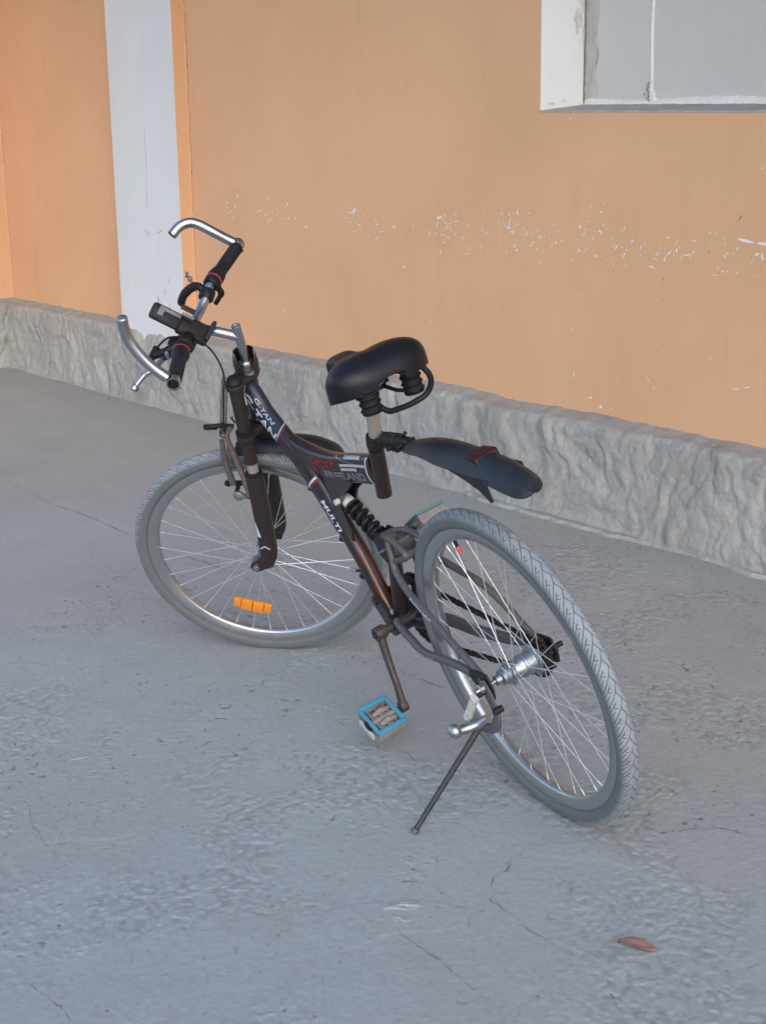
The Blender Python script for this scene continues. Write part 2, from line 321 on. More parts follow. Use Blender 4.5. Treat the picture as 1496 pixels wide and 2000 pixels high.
def ribbon(pts, w, z, jit, seed, taper=True, breaks=.0):
    R = random.Random(seed); P = [Vector((x, y, 0)) for x, y in pts]; Q = []
    for a, b in zip(P[:-1], P[1:]):
        n = max(2, int((b - a).length / .008))
        for k in range(n): Q.append(a.lerp(b, k / n) + Vector((R.gauss(0, jit), R.gauss(0, jit), 0)))
    Q.append(P[-1]); mb = MB(); n = len(Q); row = []
    ww = w
    for i, q in enumerate(Q):
        tn = (Q[min(i + 1, n - 1)] - Q[max(0, i - 1)]); nn = Vector((-tn.y, tn.x, 0)).normalized()
        ww = min(w * 1.9, max(w * .12, ww * math.exp(R.gauss(0, .45)))); ww = ww * .8 + w * .2
        if R.random() < breaks: ww = w * .05
        f = min(1, i / 4, (n - 1 - i) / 4) if taper else 1
        row.append([(q.x - nn.x * ww * f / 2, q.y - nn.y * ww * f / 2, z), (q.x + nn.x * ww * f / 2, q.y + nn.y * ww * f / 2, z)])
    mb.grid(row); return mb
for i, c in enumerate(CR):
    w = [.0022, .0020, .0026, .0018, .0013, .0018, .0015, .0014, .0012, .0022, .0014, .0014][i]
    ribbon(c, w, .0012, .0016, i, breaks=.22).build('crack', 'groove' if i in (9, 11, 10) else 'crack', ground, smooth=False)
# raised mortar blob and pressed stick mark
def blob(name, cx, cy, rx, ry, h, rot, mat, parent, seed, rough=.35):
    R = random.Random(seed); mb = MB(); N = 30; rows = []
    ph = [R.uniform(0, 6.28) for _ in range(8)]
    for i in range(8):
        u = i / 7; row = []
        for k in range(N):
            a = 2 * pi * k / N; rr = 1 + rough * (.5 * math.sin(2 * a + ph[0]) * .4 + .3 * math.sin(3 * a + ph[1]) + .25 * math.sin(5 * a + ph[2]) + .15 * math.sin(9 * a + ph[3]))
            x = rx * rr * (1 - u) * math.cos(a); y = ry * rr * (1 - u) * math.sin(a)
            z = h * (1 - (1 - u) ** 3) * (1 + .35 * math.sin(a * 2 + u * 5 + ph[4])) - .0015
            row.append((cx + x * math.cos(rot) - y * math.sin(rot), cy + x * math.sin(rot) + y * math.cos(rot), z))
        rows.append(row)
    mb.grid(rows, closed=True); return mb.build(name, mat, parent)
blob('mortar_blob', -1.999, 1.635, .052, .022, .004, math.radians(52), 'concrete', ground, 3)
blob('mortar_blob', -1.965, 1.60, .03, .015, .003, math.radians(20), 'concrete', ground, 5)
blob('mortar_ridge', -2.985, 1.49, .045, .004, .0025, math.radians(78), 'concrete', ground, 6)

# dry leaf
lf = MB(); rows = []
for i in range(11):
    u = i / 10; w = .0135 * math.sin(pi * (u * .92 + .04)) ** .7; row = []
    for k in range(5):
        v = (k - 2) / 2; row.append(((u - .5) * .068, v * w, .0025 + .008 * abs(v) ** 1.5 * (.6 + u * .6) + .004 * math.sin(u * 5)))
    rows.append(row)
lf.grid(rows)
leaf = lf.build('dry_leaf', 'leaf'); leaf.location = (-1.624, 1.852, 0); leaf.rotation_euler = (0, 0, math.radians(27))
tag(leaf, 'curled reddish brown dry leaf lying on the grey concrete at lower right', 'leaf')
sm = leaf.modifiers.new('thickness', 'SOLIDIFY'); sm.thickness = .0006
lv = MB(); lv.tube([(-.034, 0, .0045), (-.045, .002, .003), (-.058, .0, .002)], [.0008, .0007, .0005], 5); lv.build('stalk', 'leaf', leaf)
# loose grit
gm = MB(); R = random.Random(5)
def stone(mb, x, y, r, R):
    pts = [(1, 0, 0), (-1, 0, 0), (0, 1, 0), (0, -1, 0), (0, 0, 1), (0, 0, -1)]
    vs = [(x + px * r * R.uniform(.6, 1.3), y + py * r * R.uniform(.6, 1.3), r * .35 + pz * r * R.uniform(.4, .7)) for px, py, pz in pts]
    mb.add(vs, [(0, 2, 4), (2, 1, 4), (1, 3, 4), (3, 0, 4), (2, 0, 5), (1, 2, 5), (3, 1, 5), (0, 3, 5)])
for _ in range(700):
    x = R.uniform(-4.5, -1.2); y = R.uniform(.8, 3.7)
    stone(gm, x, y, R.choice([.001, .0014, .0018, .0028]) * R.uniform(.7, 1.2), R)
for _ in range(240):
    x = R.uniform(-8, -2.4); stone(gm, x, 3.74 - abs(R.gauss(0, .05)), R.uniform(.0015, .0045), R)
for _ in range(60): stone(gm, -8.45 + R.gauss(0, .12), 3.9 - abs(R.gauss(0, .1)), R.uniform(.003, .01), R)
gmo = gm.build('grit', 'grit', smooth=False); tag(gmo, 'loose grit scattered on the concrete', 'grit', kind='stuff')

# ------------------------------------------------------------------ building
YW = 3.846; ZP = .375; XC = -8.10; XE = 1.5; ZT = 2.95
bld = empty('building_wall'); bld.location = (-4, YW, 0)
tag(bld, 'orange painted building wall with white pilaster, rough grey plinth and boarded window', 'wall')
def bpart(mb, name, mat, par=None, **k):
    mb.xf(lambda v: (v[0] + 4, v[1] - YW, v[2])); return mb.build(name, mat, par or bld, **k)
win = empty('window', bld)
WX0, WX1, WZ0, WZ1, WD = -3.926, -2.15, 1.387, 2.6, .214
mb = MB()   # wall face with window opening, thick wall
Yb = YW + .4
def rect(mb, x0, x1, z0, z1, y): mb.add([(x0, y, z0), (x1, y, z0), (x1, y, z1), (x0, y, z1)], [(0, 1, 2, 3)])
for x0, x1, z0, z1 in ((XC, WX0, 0, ZT), (WX0, WX1, 0, WZ0), (WX0, WX1, WZ1, ZT), (WX1, XE, 0, ZT)): rect(mb, x0, x1, z0, z1, YW)
mb.add([(XC, Yb, 0), (XE, Yb, 0), (XE, Yb, ZT), (XC, Yb, ZT), (XE, YW, 0), (XE, YW, ZT)], [(0, 1, 2, 3), (1, 4, 5, 2)])
bpart(mb, 'wall_face', 'orangewall', smooth=False)
# projecting end wall at the far left, facing right
mb = MB(); mb.box((XC - .2 + .0, YW - 1.2 + .2, ZT / 2), (.4, 2.8, ZT)); bpart(mb, 'end_wall', 'orangewall', smooth=False)
# pilaster: white front face, orange side
PX0, PX1, PD = -6.757, -6.175, .068
mb = MB(); mb.box(((PX0 + PX1) / 2, YW - PD / 2, (ZT + .3) / 2), (PX1 - PX0, PD - .002, ZT - .3)); bpart(mb, 'pilaster', 'orangewall', smooth=False)
mb = MB(); mb.box(((PX0 + PX1) / 2 - .001, YW - PD - .0008, (ZT + .3) / 2), (PX1 - PX0, .003, ZT - .3)); bpart(mb, 'pilaster_face', 'whitewall', smooth=False)
# ragged paint edge in the inner corners
R = random.Random(9)
def ragged(x, sgn, seed, w0=.006):
    R = random.Random(seed); mb = MB(); rows = []; z = .36; w = w0
    while z < 2.2:
        w = max(.002, min(.016, w + R.gauss(0, .0022)))
        rows.append([(x, YW - .0012, z), (x + sgn * w, YW - .0012 - .0008, z), (x, YW - .006, z)]); z += .018
    mb.grid(rows); return mb
bpart(ragged(PX1, 1, 2), 'plaster_fillet', 'orangewall')
bpart(ragged(XC, 1, 4, .01), 'plaster_fillet', 'orangewall')
# plinth : hand thrown mortar relief as real geometry
def plinth_relief(u, z):
    wx = vnoise(u * 6, z * 6, 1) - .5; wz = vnoise(u * 6 + 9, z * 6 + 4, 2) - .5
    uu = u + .16 * wx - .30 * z + .05 * (vnoise(u * 19, z * 19, 51) - .5); zz = z + .16 * wz
    h = np.zeros_like(u)
    for s, amp, sd in ((8, .55, 3), (15, .50, 4), (28, .30, 5), (50, .16, 6)):
        nn = vnoise(uu * s, zz * s * .55, sd); h += amp * np.sqrt(np.clip(np.abs(2 * nn - 1), 0, 1))     # rounded lumps, sharp creases
    b1 = vnoise(u * 10 + 2 * wx, z * 9 + 2 * wz, 41)
    fine = vnoise(u * 75, z * 75, 8) * .12 + vnoise(u * 150, z * 150, 18) * .06
    return h * .85 + b1 * .7 + fine - .05
def plinth(x0, x1, name, place, seed, dx=.007):
    nu = int(abs(x1 - x0) / dx); nz = 62
    u = np.linspace(x0, x1, nu); tv = np.linspace(0, 1, nz)
    U, V = np.meshgrid(u, tv, indexing='ij')
    top = ZP + .012 * (vnoise(U * 3, U * 0, 21) - .5) + .007 * (vnoise(U * 22, U * 0, 22) - .5)
    # profile: face 0..0.82, rounded shoulder then ledge back to the wall
    a = np.clip((V - .78) / .14, 0, 1) * pi / 2; led = np.clip((V - .92) / .08, 0, 1)
    r = .028
    zf = np.clip(V / .78, 0, 1) * (top - .016 - r)
    z = zf + r * np.sin(a) + led * .016
    rel = plinth_relief(U + seed * 7.7, z)
    base = .075 + .012 * (1 - z / ZP)
    d = base - r * (1 - np.cos(a)) - led * (base - r) * 1.02
    fade = (1 - led) * np.clip(z / .03, .25, 1)
    d = d + (rel - .95) * .025 * fade * np.cos(a * .75)
    d = d + np.where(z < .03, .016 * vnoise(U * 9, U * 0 + 3, 31) * (1 - z / .03), 0)
    mb = MB(); vs = [place(uu, dd, zz) for uu, dd, zz in zip(U.ravel(), d.ravel(), z.ravel())]
    i = np.arange(nu - 1)[:, None] * nz + np.arange(nz - 1)[None]; i = i.ravel()
    fs = list(zip(i.tolist(), (i + 1).tolist(), (i + nz + 1).tolist(), (i + nz).tolist()))
    mb.v = vs; mb.f = fs
    return bpart(mb, name, 'plinth', angle=75)
plinth(XC, XE, 'plinth', lambda u, d, z: (float(u), YW - float(d), float(z)), 0)
plinth(1.45, YW, 'end_wall_plinth', lambda u, d, z: (XC + float(d) * .98, float(u), float(z)), 3)
# mortar lip at the foot of the plinth
mb = MB(); rows = []
R = random.Random(12); x = -4.3; w = .02
while x < -1.2:
    w = max(.006, min(.055, w + R.gauss(0, .004) + .0003)); e = YW - .075 - w
    rows.append([(x, YW - .06, .012), (x, e + .008, .010 + R.uniform(0, .004)), (x, e, -.001)]); x += .014
mb.grid(rows); bpart(mb, 'mortar_lip', 'plinth')
ck = ribbon([(-4.605, .335), (-4.597, .28), (-4.59, .25), (-4.576, .222), (-4.56, .19), (-4.555, .15)], .004, 0, .002, 44)
ck.xf(lambda v: (v[0], YW - .096 - v[2], v[1])); bpart(ck, 'plinth_crack', 'crack', smooth=False)
# window : jamb, sill, board, seam, caulk
mb = MB(); mb.box((WX0 + .0015, YW + WD / 2, (WZ0 + WZ1) / 2), (.005, WD - .002, WZ1 - WZ0)); bpart(mb, 'window_jamb', 'whitewall_lit', win, smooth=False)
mb = MB(); mb.box((WX1 - .0015, YW + WD / 2, (WZ0 + WZ1) / 2), (.005, WD - .002, WZ1 - WZ0)); bpart(mb, 'window_jamb', 'whitewall_lit', win, smooth=False)
mb = MB(); mb.box(((WX0 + WX1) / 2, YW + WD / 2, WZ1 - .002), (WX1 - WX0, WD, .006)); bpart(mb, 'window_head', 'whitewall', win, smooth=False)
mb = MB(); rows = []; R = random.Random(3)
for i in range(120):
    x = WX0 + (WX1 - WX0) * i / 119
    rows.append([(x, YW - .001 - R.uniform(0, .002), WZ0 - .006), (x, YW - .002 - R.uniform(0, .003), WZ0 + R.uniform(-.001, .001))] + [(x, YW + WD * k / 5, WZ0 + .018 * k / 5 + R.uniform(-.0012, .0012)) for k in range(1, 6)])
mb.grid(rows); bpart(mb, 'window_sill', 'sill', win)
mb = MB(); mb.box(((WX0 + WX1) / 2, YW + WD + .012, (WZ0 + WZ1) / 2), (WX1 - WX0, .02, WZ1 - WZ0)); board = bpart(mb, 'window_board', 'greypanel', win, smooth=False)
yb = YW + WD + .002
mb = MB(); rows = []
for i in range(60):   # beige stained stile at the left edge of the board
    z = WZ0 + .01 + (WZ1 - WZ0 - .02) * i / 59; w = .052 + .006 * math.sin(i * .9) + R.uniform(-.003, .003)
    rows.append([(WX0 + .004, yb - .006, z), (WX0 + .004 + w * .6, yb - .005, z), (WX0 + .004 + w, yb - .001, z)])
mb.grid(rows); bpart(mb, 'edge_strip', simple('stained_edge', (.47, .46, .44), .8, 0, (.34, .31, .285), 12, .7), win)
mb = MB(); rows = []
for i in range(50):
    z = WZ0 + .02 + (WZ1 - WZ0) * i / 49; o = .002 * math.sin(i * .5)
    rows.append([(-3.6225 + o - .0095, yb + .001, z), (-3.6225 + o, yb - .005, z), (-3.6225 + o + .0095, yb + .001, z)])
mb.grid(rows); bpart(mb, 'board_seam', 'seam', win)
mb = MB(); rows = []
for i in range(30):   # thick caulk blob at the foot of the seam
    u = i / 29; z = WZ0 + .012 + .085 * u; w = .017 * (1 - u) ** .7 + .002 + .002 * math.sin(i)
    cx = -3.617 + .004 * math.sin(u * 7)
    rows.append([(cx - w, yb + .001, z), (cx - w * .6, yb - .008 * (1 - u * .5), z), (cx + w * .6, yb - .009 * (1 - u * .5), z), (cx + w, yb + .001, z)])
mb.grid(rows); bpart(mb, 'caulk_blob', 'seam', win)
mb = MB(); rows = []
for i in range(160):
    x = WX0 + .01 + (WX1 - WX0 - .02) * i / 159; h = .017 + .006 * math.sin(x * 9) + R.uniform(0, .004)
    rows.append([(x, yb - .012 - R.uniform(0, .004), WZ0 + .016), (x, yb - .008, WZ0 + .018 + h * .7), (x, yb + .001, WZ0 + .018 + h)])
mb.grid(rows); bpart(mb, 'caulk_line', 'seam', win)
mb = MB()     # grime streaks round caulk and jamb edge
def patch(mb, pts, y): mb.add([(x, y, z) for x, z in pts], [tuple(range(len(pts)))])
def blot(mb, cx, cz, rx, rz, y, seed, n=14):
    R = random.Random(seed); patch(mb, [(cx + rx * math.cos(a) * R.uniform(.7, 1.2), cz + rz * math.sin(a) * R.uniform(.7, 1.2)) for a in [2 * pi * k / n for k in range(n)]], y)
rows = []
for i in range(70):
    z = WZ0 + .02 + .9 * i / 69; w = max(.0005, .0035 + R.gauss(0, .002)); rows.append([(WX0 + .0045, yb - .014 + 0 * w, z), (WX0 + .0045 + w, yb - .0085, z)])
mb.grid(rows)
for k in range(10): blot(mb, -3.632 + R.gauss(0, .006), WZ0 + .03 + k * .006, .0025, .006, yb - .0105 + k * .0004, k)
bpart(mb, 'grime_line', 'grime', win, smooth=False)
mb = MB(); R = random.Random(8)
blot(mb, -3.535, WZ0 + .058, .036, .016, yb + .0012, 71, 20); blot(mb, -3.55, WZ0 + .045, .024, .014, yb + .0008, 72, 18)
bpart(mb, 'damp_stain', simple('damp_stain', (.30, .295, .285), .85, 0, (.40, .40, .39), 60, .8), win, smooth=False)['kind'] = 'stuff'
mb = MB()
for k_ in range(14): blot(mb, WX0 + .02 + abs(R.gauss(0, .012)), WZ0 + .04 + R.uniform(0, .55), R.uniform(.004, .010), R.uniform(.02, .07), yb - .0075 + k_ * .0003, 80 + k_, 12)
bpart(mb, 'jamb_stain', simple('beige_stain', (.40, .375, .35), .85, 0, (.47, .455, .435), 30, .8), win, smooth=False)['kind'] = 'stuff'
mb = MB()   # smudges on the white jamb around the board edge
for yy_, zz_, a_, b__ in ((.175, WZ0 + .30, .022, .05), (.19, WZ0 + .36, .014, .07), (.20, WZ0 + .25, .008, .05), (.05, WZ0 + .022, .02, .006), (.11, WZ0 + .03, .012, .006)):
    n_k = 14; mb.add([(WX0 + .0048 + .0002 * a_ * 50, YW + yy_ + a_ * math.cos(2 * pi * k / n_k) * R.uniform(.6, 1.2), zz_ + b__ * math.sin(2 * pi * k / n_k) * R.uniform(.6, 1.2)) for k in range(n_k)], [tuple(range(n_k))])
bpart(mb, 'jamb_smudge', simple('jamb_smudge', (.45, .40, .37), .8, 0, (.78, .77, .75), 40, 1.0), win, smooth=False)['kind'] = 'stuff'
# added slab above the wall, out of view, put in to shade wall and ground
mb = MB(); mb.box((-3.3, YW - .40, ZT + .08), (10.4, 2.1, .16)); bpart(mb, 'shade_slab', 'shadeslab', smooth=False)
# chipped paint marks along handlebar height and single chips
mb = MB(); R = random.Random(21)
def flake(mb, x, z, l, w, a, y, R):
    n = 7; pts = []
    for k in range(n):
        t_ = 2 * pi * k / n; px = l / 2 * math.cos(t_) * R.uniform(.6, 1.15); pz = w / 2 * math.sin(t_) * R.uniform(.6, 1.2)
        pts.append((x + px * math.cos(a) - pz * math.sin(a), z + px * math.sin(a) + pz * math.cos(a)))
    patch(mb, pts, y)
cl = [(-5.85, .985, 10), (-5.55, .985, 16), (-5.35, .99, 9), (-4.95, .99, 16), (-4.9, .945, 6), (-4.72, .98, 9), (-4.42, .99, 20), (-4.28, .98, 7), (-4.05, .995, 30), (-3.9, .98, 14), (-3.7, 1.0, 9), (-3.6, 1.0, 11), (-3.45, .96, 7), (-3.3, .99, 6), (-3.1, .98, 8), (-5.75, .95, 4), (-4.4, .93, 6), (-3.55, .93, 5), (-3.25, .95, 6), (-2.95, .97, 8)]
k = 0
for cx, cz, n in cl:
    for _ in range(int(n * 1.15)):
        k += 1; a = R.choice([R.uniform(-.3, .3), R.uniform(.6, 1.5), R.uniform(-1.4, -.6)])
        flake(mb, cx + R.gauss(0, .07), cz + R.gauss(0, .026) - abs(R.gauss(0, .022)), R.choice([1, 1, 1, 1.7]) * R.uniform(.004, .024), R.choice([1, 1, 1.5]) * R.uniform(.0022, .0058), a, YW - .0006 - .000004 * k, R)
for _ in range(95):
    k += 1; flake(mb, R.uniform(-6.1, -2.9), R.choice([R.uniform(.42, .93), R.uniform(.85, 1.10), R.uniform(.9, 1.05)]), R.uniform(.005, .016), R.uniform(.002, .0045), R.uniform(-1.5, 1.5), YW - .0006 - .000004 * k, R)
for x, z, l, w, a in ((-5.475, .555, .02, .006, 1.4), (-5.47, .52, .014, .004, 1.6), (-5.475, .50, .012, .003, 1.5), (-4.88, .905, .014, .007, 1), (-4.66, .80, .016, .008, -.2), (-4.72, .835, .01, .006, 0), (-3.742, .50, .032, .006, 1.5), (-3.40, .525, .028, .004, -1.0), (-3.375, .50, .02, .004, -1.0), (-3.75, .66, .014, .005, .8), (-3.04, .545, .03, .005, .3), (-3.0, .555, .03, .005, .3), (-3.03, 1.003, .075, .010, -.12), (-2.97, .998, .05, .012, -.05), (-2.965, .96, .03, .008, 1.5), (-3.255, .945, .05, .006, .08), (-3.33, .945, .03, .006, .7), (-3.38, .938, .02, .006, .8), (-3.43, .942, .016, .004, -.9), (-3.14, .89, .035, .003, 0), (-3.63, 1.06, .015, .008, .3), (-3.62, 1.09, .014, .004, .9), (-4.07, 1.0, .034, .007, 1.1), (-4.45, 1.0, .035, .012, .2), (-4.97, 1.0, .035, .014, .6), (-3.61, .345 + .06, .02, .012, 0), (-3.66, .43, .02, .008, .3), (-3.56, .405, .014, .004, 1), (-2.98, 1.22, .012, .004, 0), (-3.78, 1.36, .014, .004, 1)):
    k += 1; flake(mb, x, z, l, w, a, YW - .0006 - .000004 * k, R)
for _ in range(44):   # left bay
    k += 1; flake(mb, R.gauss(-7.3, .22), R.gauss(.985, .03), R.uniform(.004, .016), R.uniform(.002, .004), R.uniform(-1.5, 1.5), YW - .0006 - .000004 * k, R)
for x, z, l, w, a in ((-6.95, .96, .05, .005, -1.1), (-6.92, .83, .05, .004, 1.5), (-7.85, 1.1, .12, .0025, 1.53), (-7.76, .84, .25, .0025, 1.56), (-7.68, .9, .1, .002, 1.56), (-7.75, .97, .06, .003, 1.4)):
    k += 1; flake(mb, x, z, l, w, a, YW - .0006 - .000004 * k, R)
ch = bpart(mb, 'chipped_paint', 'chip', smooth=False); ch['kind'] = 'stuff'
mb = MB()
for x, z, l, w, a in ((-3.055, 1.07, .03, .006, 1.0), (-5.83, 1.045, .02, .003, 1.2), (-3.35, .86, .008, .005, 0), (-5.0, 1.2, .008, .004, 0), (-3.17, .96, .008, .005, 1)): flake(mb, x, z, l, w, a, YW - .0011, R)
for x, z, l, w, a in ((-6.47, .83, .06, .004, -.5), (-6.36, .84, .07, .004, .4), (-6.4, .52, .05, .006, -1.3), (-6.3, .50, .04, .004, -1.2), (-6.34, .56, .05, .004, 1.2), (-6.3, .62, .04, .003, 1.1), (-6.45, 1.2, .35, .0022, 1.57), (-6.46, 1.0, .2, .002, 1.57)): flake(mb, x, z, l, w, a, YW - PD - .0032, R)
for _ in range(26): flake(mb, PX1 + .008 + R.gauss(0, .004), R.uniform(.45, 2.2), R.uniform(.006, .016), R.uniform(.003, .008), 1.4, YW - .0028, R)
for _ in range(10): flake(mb, XC + .012 + R.gauss(0, .004), R.uniform(.42, 1.5), R.uniform(.008, .02), R.uniform(.003, .008), 1.4, YW - .0028, R)
bpart(mb, 'scuff_mark', 'darkmark', smooth=False)

# ------------------------------------------------------------------ bicycle frames of reference
t_ = Vector((-0.98672, 0.16244, 0.0)); up = Vector((-0.04878, -0.29632, 0.95384)); n_ = Vector((-0.15495, -0.94117, -0.30031)); O = Vector((-2.10169, 2.14121, 0.00097))
A = Vector((-3.17921, 2.19097, 0.30823)); fw = Vector((-0.75398, -0.65525, -0.04656)); nf = Vector((0.61522, -0.67951, -0.39971)); sa = Vector((0.23028, -0.33002, 0.91546))
fc = Vector((-3.21314, 2.16148, 0.30614)); tf = Vector((-0.74131, -0.67117, 0.0)); uf = Vector((0.26827, -0.29631, 0.91664))
bike = empty('bicycle'); bike.matrix_world = bmat(t_, n_, up, O)
tag(bike, 'brown full suspension bicycle with grey tyres leaning on its kickstand on the concrete', 'bicycle')
MS = bmat(t_, n_, up, O).inverted() @ bmat(fw, nf, sa, A)      # steered frame -> bike frame
def s2(p): return MS @ Vector(p)
def part(mb, name, mat, parent=bike, steer=False, **k):
    if steer: mb.xf(s2)
    return mb.build(name, mat, parent, **k)
Y = Vector((0, 1, 0))
class Loft:
    """tube with superellipse section, stations ((x,y,z), half height a, half width b)"""
    wrap = False
    def __init__(s, st, ex=2.3, n=10):
        c = cr([p for p, a, b in st], n); aa = cr([(a, b, 0) for p, a, b in st], n)
        s.c = c; s.a = [v.x for v in aa]; s.b = [v.y for v in aa]; s.ex = ex
        s.T = [(c[min(i + 1, len(c) - 1)] - c[max(0, i - 1)]).normalized() for i in range(len(c))]
        s.L = [0]
        for i in range(1, len(c)): s.L.append(s.L[-1] + (c[i] - c[i - 1]).length)
    def frame(s, i):
        T = s.T[i]; lat = (Y - T * Y.dot(T)).normalized(); e = lat.cross(T).normalized(); return e, lat
    def mesh(s, mb, n=28):
        rows = []
        for i in range(len(s.c)):
            e, lat = s.frame(i); row = []
            for k in range(n):
                th = 2 * pi * k / n; ct, st = math.cos(th), math.sin(th); q = 2 / s.ex
                row.append(s.c[i] + lat * s.b[i] * math.copysign(abs(ct) ** q, ct) + e * s.a[i] * math.copysign(abs(st) ** q, st))
            rows.append(row)
        mb.grid(rows, closed=True); mb.f.append(tuple(range(len(mb.v) - n, len(mb.v))))
        return mb
    def at(s, L, w, eps=.0007, side=1):
        L = max(0, min(s.L[-1] - 1e-6, L)); i = max(j for j in range(len(s.L)) if s.L[j] <= L); i = min(i, len(s.L) - 2)
        f = (L - s.L[i]) / (s.L[i + 1] - s.L[i]); e0, l0 = s.frame(i); e1, l1 = s.frame(i + 1)
        c = s.c[i].lerp(s.c[i + 1], f); e = e0.lerp(e1, f).normalized(); lat = l0.lerp(l1, f).normalized()
        a = s.a[i] * (1 - f) + s.a[i + 1] * f; b = s.b[i] * (1 - f) + s.b[i + 1] * f
        if s.wrap: th = w / ((a + b) / 2)
        else: th = math.asin(max(-.985, min(.985, math.copysign(abs(w / a) ** (s.ex / 2), w))))
        q = 2 / s.ex; ct, st = math.cos(th), math.sin(th)
        yy = b * math.copysign(abs(ct) ** q, ct); zz = a * math.copysign(abs(st) ** q, st)
        nrm = (lat * (ct / b) + e * (st / a)).normalized()
        return c + e * zz + lat * yy * side + nrm * eps
def sect(mb, poly, lf, eps, m=6):
    """dense decal patch: poly given as list of rows [(L,w),...]"""
    mb.grid([[lf.at(L, w, eps) for L, w in row] for row in poly])
def text2d(s, size, shear=0, off=0, outline=False):
    cu = bpy.data.curves.new('txt', 'FONT'); cu.body = s; cu.size = size; cu.shear = shear; cu.offset = off; cu.resolution_u = 3
    ob = bpy.data.objects.new('txt', cu); S.collection.objects.link(ob); bpy.context.view_layer.update()
    dg = bpy.context.evaluated_depsgraph_get(); me = bpy.data.meshes.new_from_object(ob.evaluated_get(dg))
    v = [tuple(x.co[:2]) for x in me.vertices]; f = [tuple(p.vertices) for p in me.polygons]
    bpy.data.objects.remove(ob); bpy.data.curves.remove(cu); bpy.data.meshes.remove(me); return v, f
def letter(mb, s, size, lf, L0, w0, shear=0, off=0, sx=1, sy=1, eps=.0010, side=1, tilt=0):
    v, f = text2d(s, size, shear, off)
    tri = []
    for q in f:
        for i in range(1, len(q) - 1): tri.append([Vector((v[j][0] * sx, v[j][1] * sy)) for j in (q[0], q[i], q[i + 1])])
    out = []
    while tri:
        t3 = tri.pop(); l = [(t3[(i + 1) % 3] - t3[i]).length for i in range(3)]; k = l.index(max(l))
        if l[k] > .0042: m_ = (t3[k] + t3[(k + 1) % 3]) / 2; tri += [[t3[k], m_, t3[(k + 2) % 3]], [m_, t3[(k + 1) % 3], t3[(k + 2) % 3]]]
        else: out.append(t3)
    for t3 in out: mb.add([lf.at(L0 + p_.x, w0 + p_.y, eps) for p_ in t3], [(0, 1, 2)])

# ------------------------------------------------------------------ frame
DT = [((.905, .024, .838), .022, .018), ((.881, .021, .813), .025, .020), ((.850, .02, .768), .026, .020), ((.807, .018, .730), .026, .020), ((.762, .017, .693), .028, .020), ((.717, .015, .652), .034, .020),
      ((.668, .013, .592), .030, .020), ((.621, .011, .517), .024, .020), ((.575, .009, .442), .021, .020), ((.543, .008, .365), .020, .0195), ((.522, .006, .322), .019, .019)]
dt = Loft(DT, 2.3); dt.wrap = True
mb = MB(); dt.mesh(mb)
ARM = [((.752, .016, .716), .010, .012), ((.715, .015, .700), .020, .017), ((.665, .012, .686), .028, .019), ((.61, .01, .680), .033, .019), ((.55, .008, .684), .034, .0185), ((.46, .004, .700), .034, .018), ((.375, .001, .714), .034, .0175)]
arm = Loft(ARM, 3.0); arm.mesh(mb)
# web between down tube and arm
mb.prism([(.735, .655), (.69, .650), (.60, .645), (.585, .642), (.60, .60), (.63, .55), (.66, .56)], -.006, .014)
frame = part(mb, 'frame', 'paint')
# sleeve along the lower down tube, its highlight put into the colour
low = Loft([((.597, .0100, .478), .0232, .0207), ((.575, .009, .442), .0220, .0207), ((.543, .008, .365), .0207, .0201), ((.530, .0072, .338), .0203, .02)], 2.1)
part(low.mesh(MB()), 'lower_down_tube', 'paint_highlight', frame)
# gusset plates by the shock mount
for yy in (.024, -.014):
    mb = MB(); mb.prism([(.615, .655), (.54, .668), (.475, .672), (.49, .655), (.545, .62), (.572, .585), (.555, .53), (.565, .50), (.598, .525), (.615, .575)], yy - .003, yy + .003)
    part(mb, 'gusset_plate', 'paint', frame)
# seat tube
stu = [(.352, 0, .768), (.381, 0, .652)]
mb = MB(); mb.tube([Vector(stu[0]), Vector(stu[0]).lerp(Vector(stu[1]), .5), Vector(stu[1])], .0172, 24); part(mb, 'seat_tube', 'paint', frame)
# head tube
mb = MB(); mb.lathe((-.024, 0, .425), (0, 0, 1), [(0, 0), (0, .021), (.006, .022), (.012, .0185), (.115, .0185), (.12, .022), (.128, .021), (.128, 0)], 24); part(mb, 'head_tube', 'paint', frame, steer=True)
# decals --------------------------------------------------------
mb = MB()     # black field behind the big lettering
rows = []
def edge(k, n): return .020 * math.sin((k / n) * pi)
for i in range(22):
    rows.append([(.004 + (.146 + edge(k, 15) - .004) * i / 21, -.034 + .085 * k / 15) for k in range(16)])
sect(mb, rows, dt, .0005); part(mb, 'black_decal', 'navy', frame)
mb = MB(); sect(mb, [[(.146 + q * .0042 + edge(k, 15), -.034 + .085 * k / 15) for k in range(16)] for q in range(2)], dt, .0009); part(mb, 'white_line_decal', 'silverprint', frame)
mb = MB(); sect(mb, [[(.154 + q * .0026 + edge(k, 15), -.034 + .085 * k / 15) for k in range(16)] for q in range(2)], dt, .0009); part(mb, 'red_line_decal', 'redprint', frame)
mb = MB(); rows = []
for i in range(14):      # swoosh near the head
    u = i / 13; w = .046 - .060 * u; L = .010 + .024 * u - .020 * math.sin(pi * u) * .5; rows.append([(L, w), (L + .003 + .0035 * math.sin(pi * u), w + .001)])
sect(mb, rows, dt, .0009); part(mb, 'swoosh_decal', 'silverprint', frame)
mb = MB(); letter(mb, 'G-TAN', .040, dt, .020, -.0095, .25, .0013, 1.12, .74, .0010)
part(mb, 'lettering', 'white', frame)
mb = MB(); letter(mb, 'G-TAN', .022, dt, .050, .0175, .15, .0005, 1.30, .66, .0011)
part(mb, 'lettering', 'silverprint', frame)
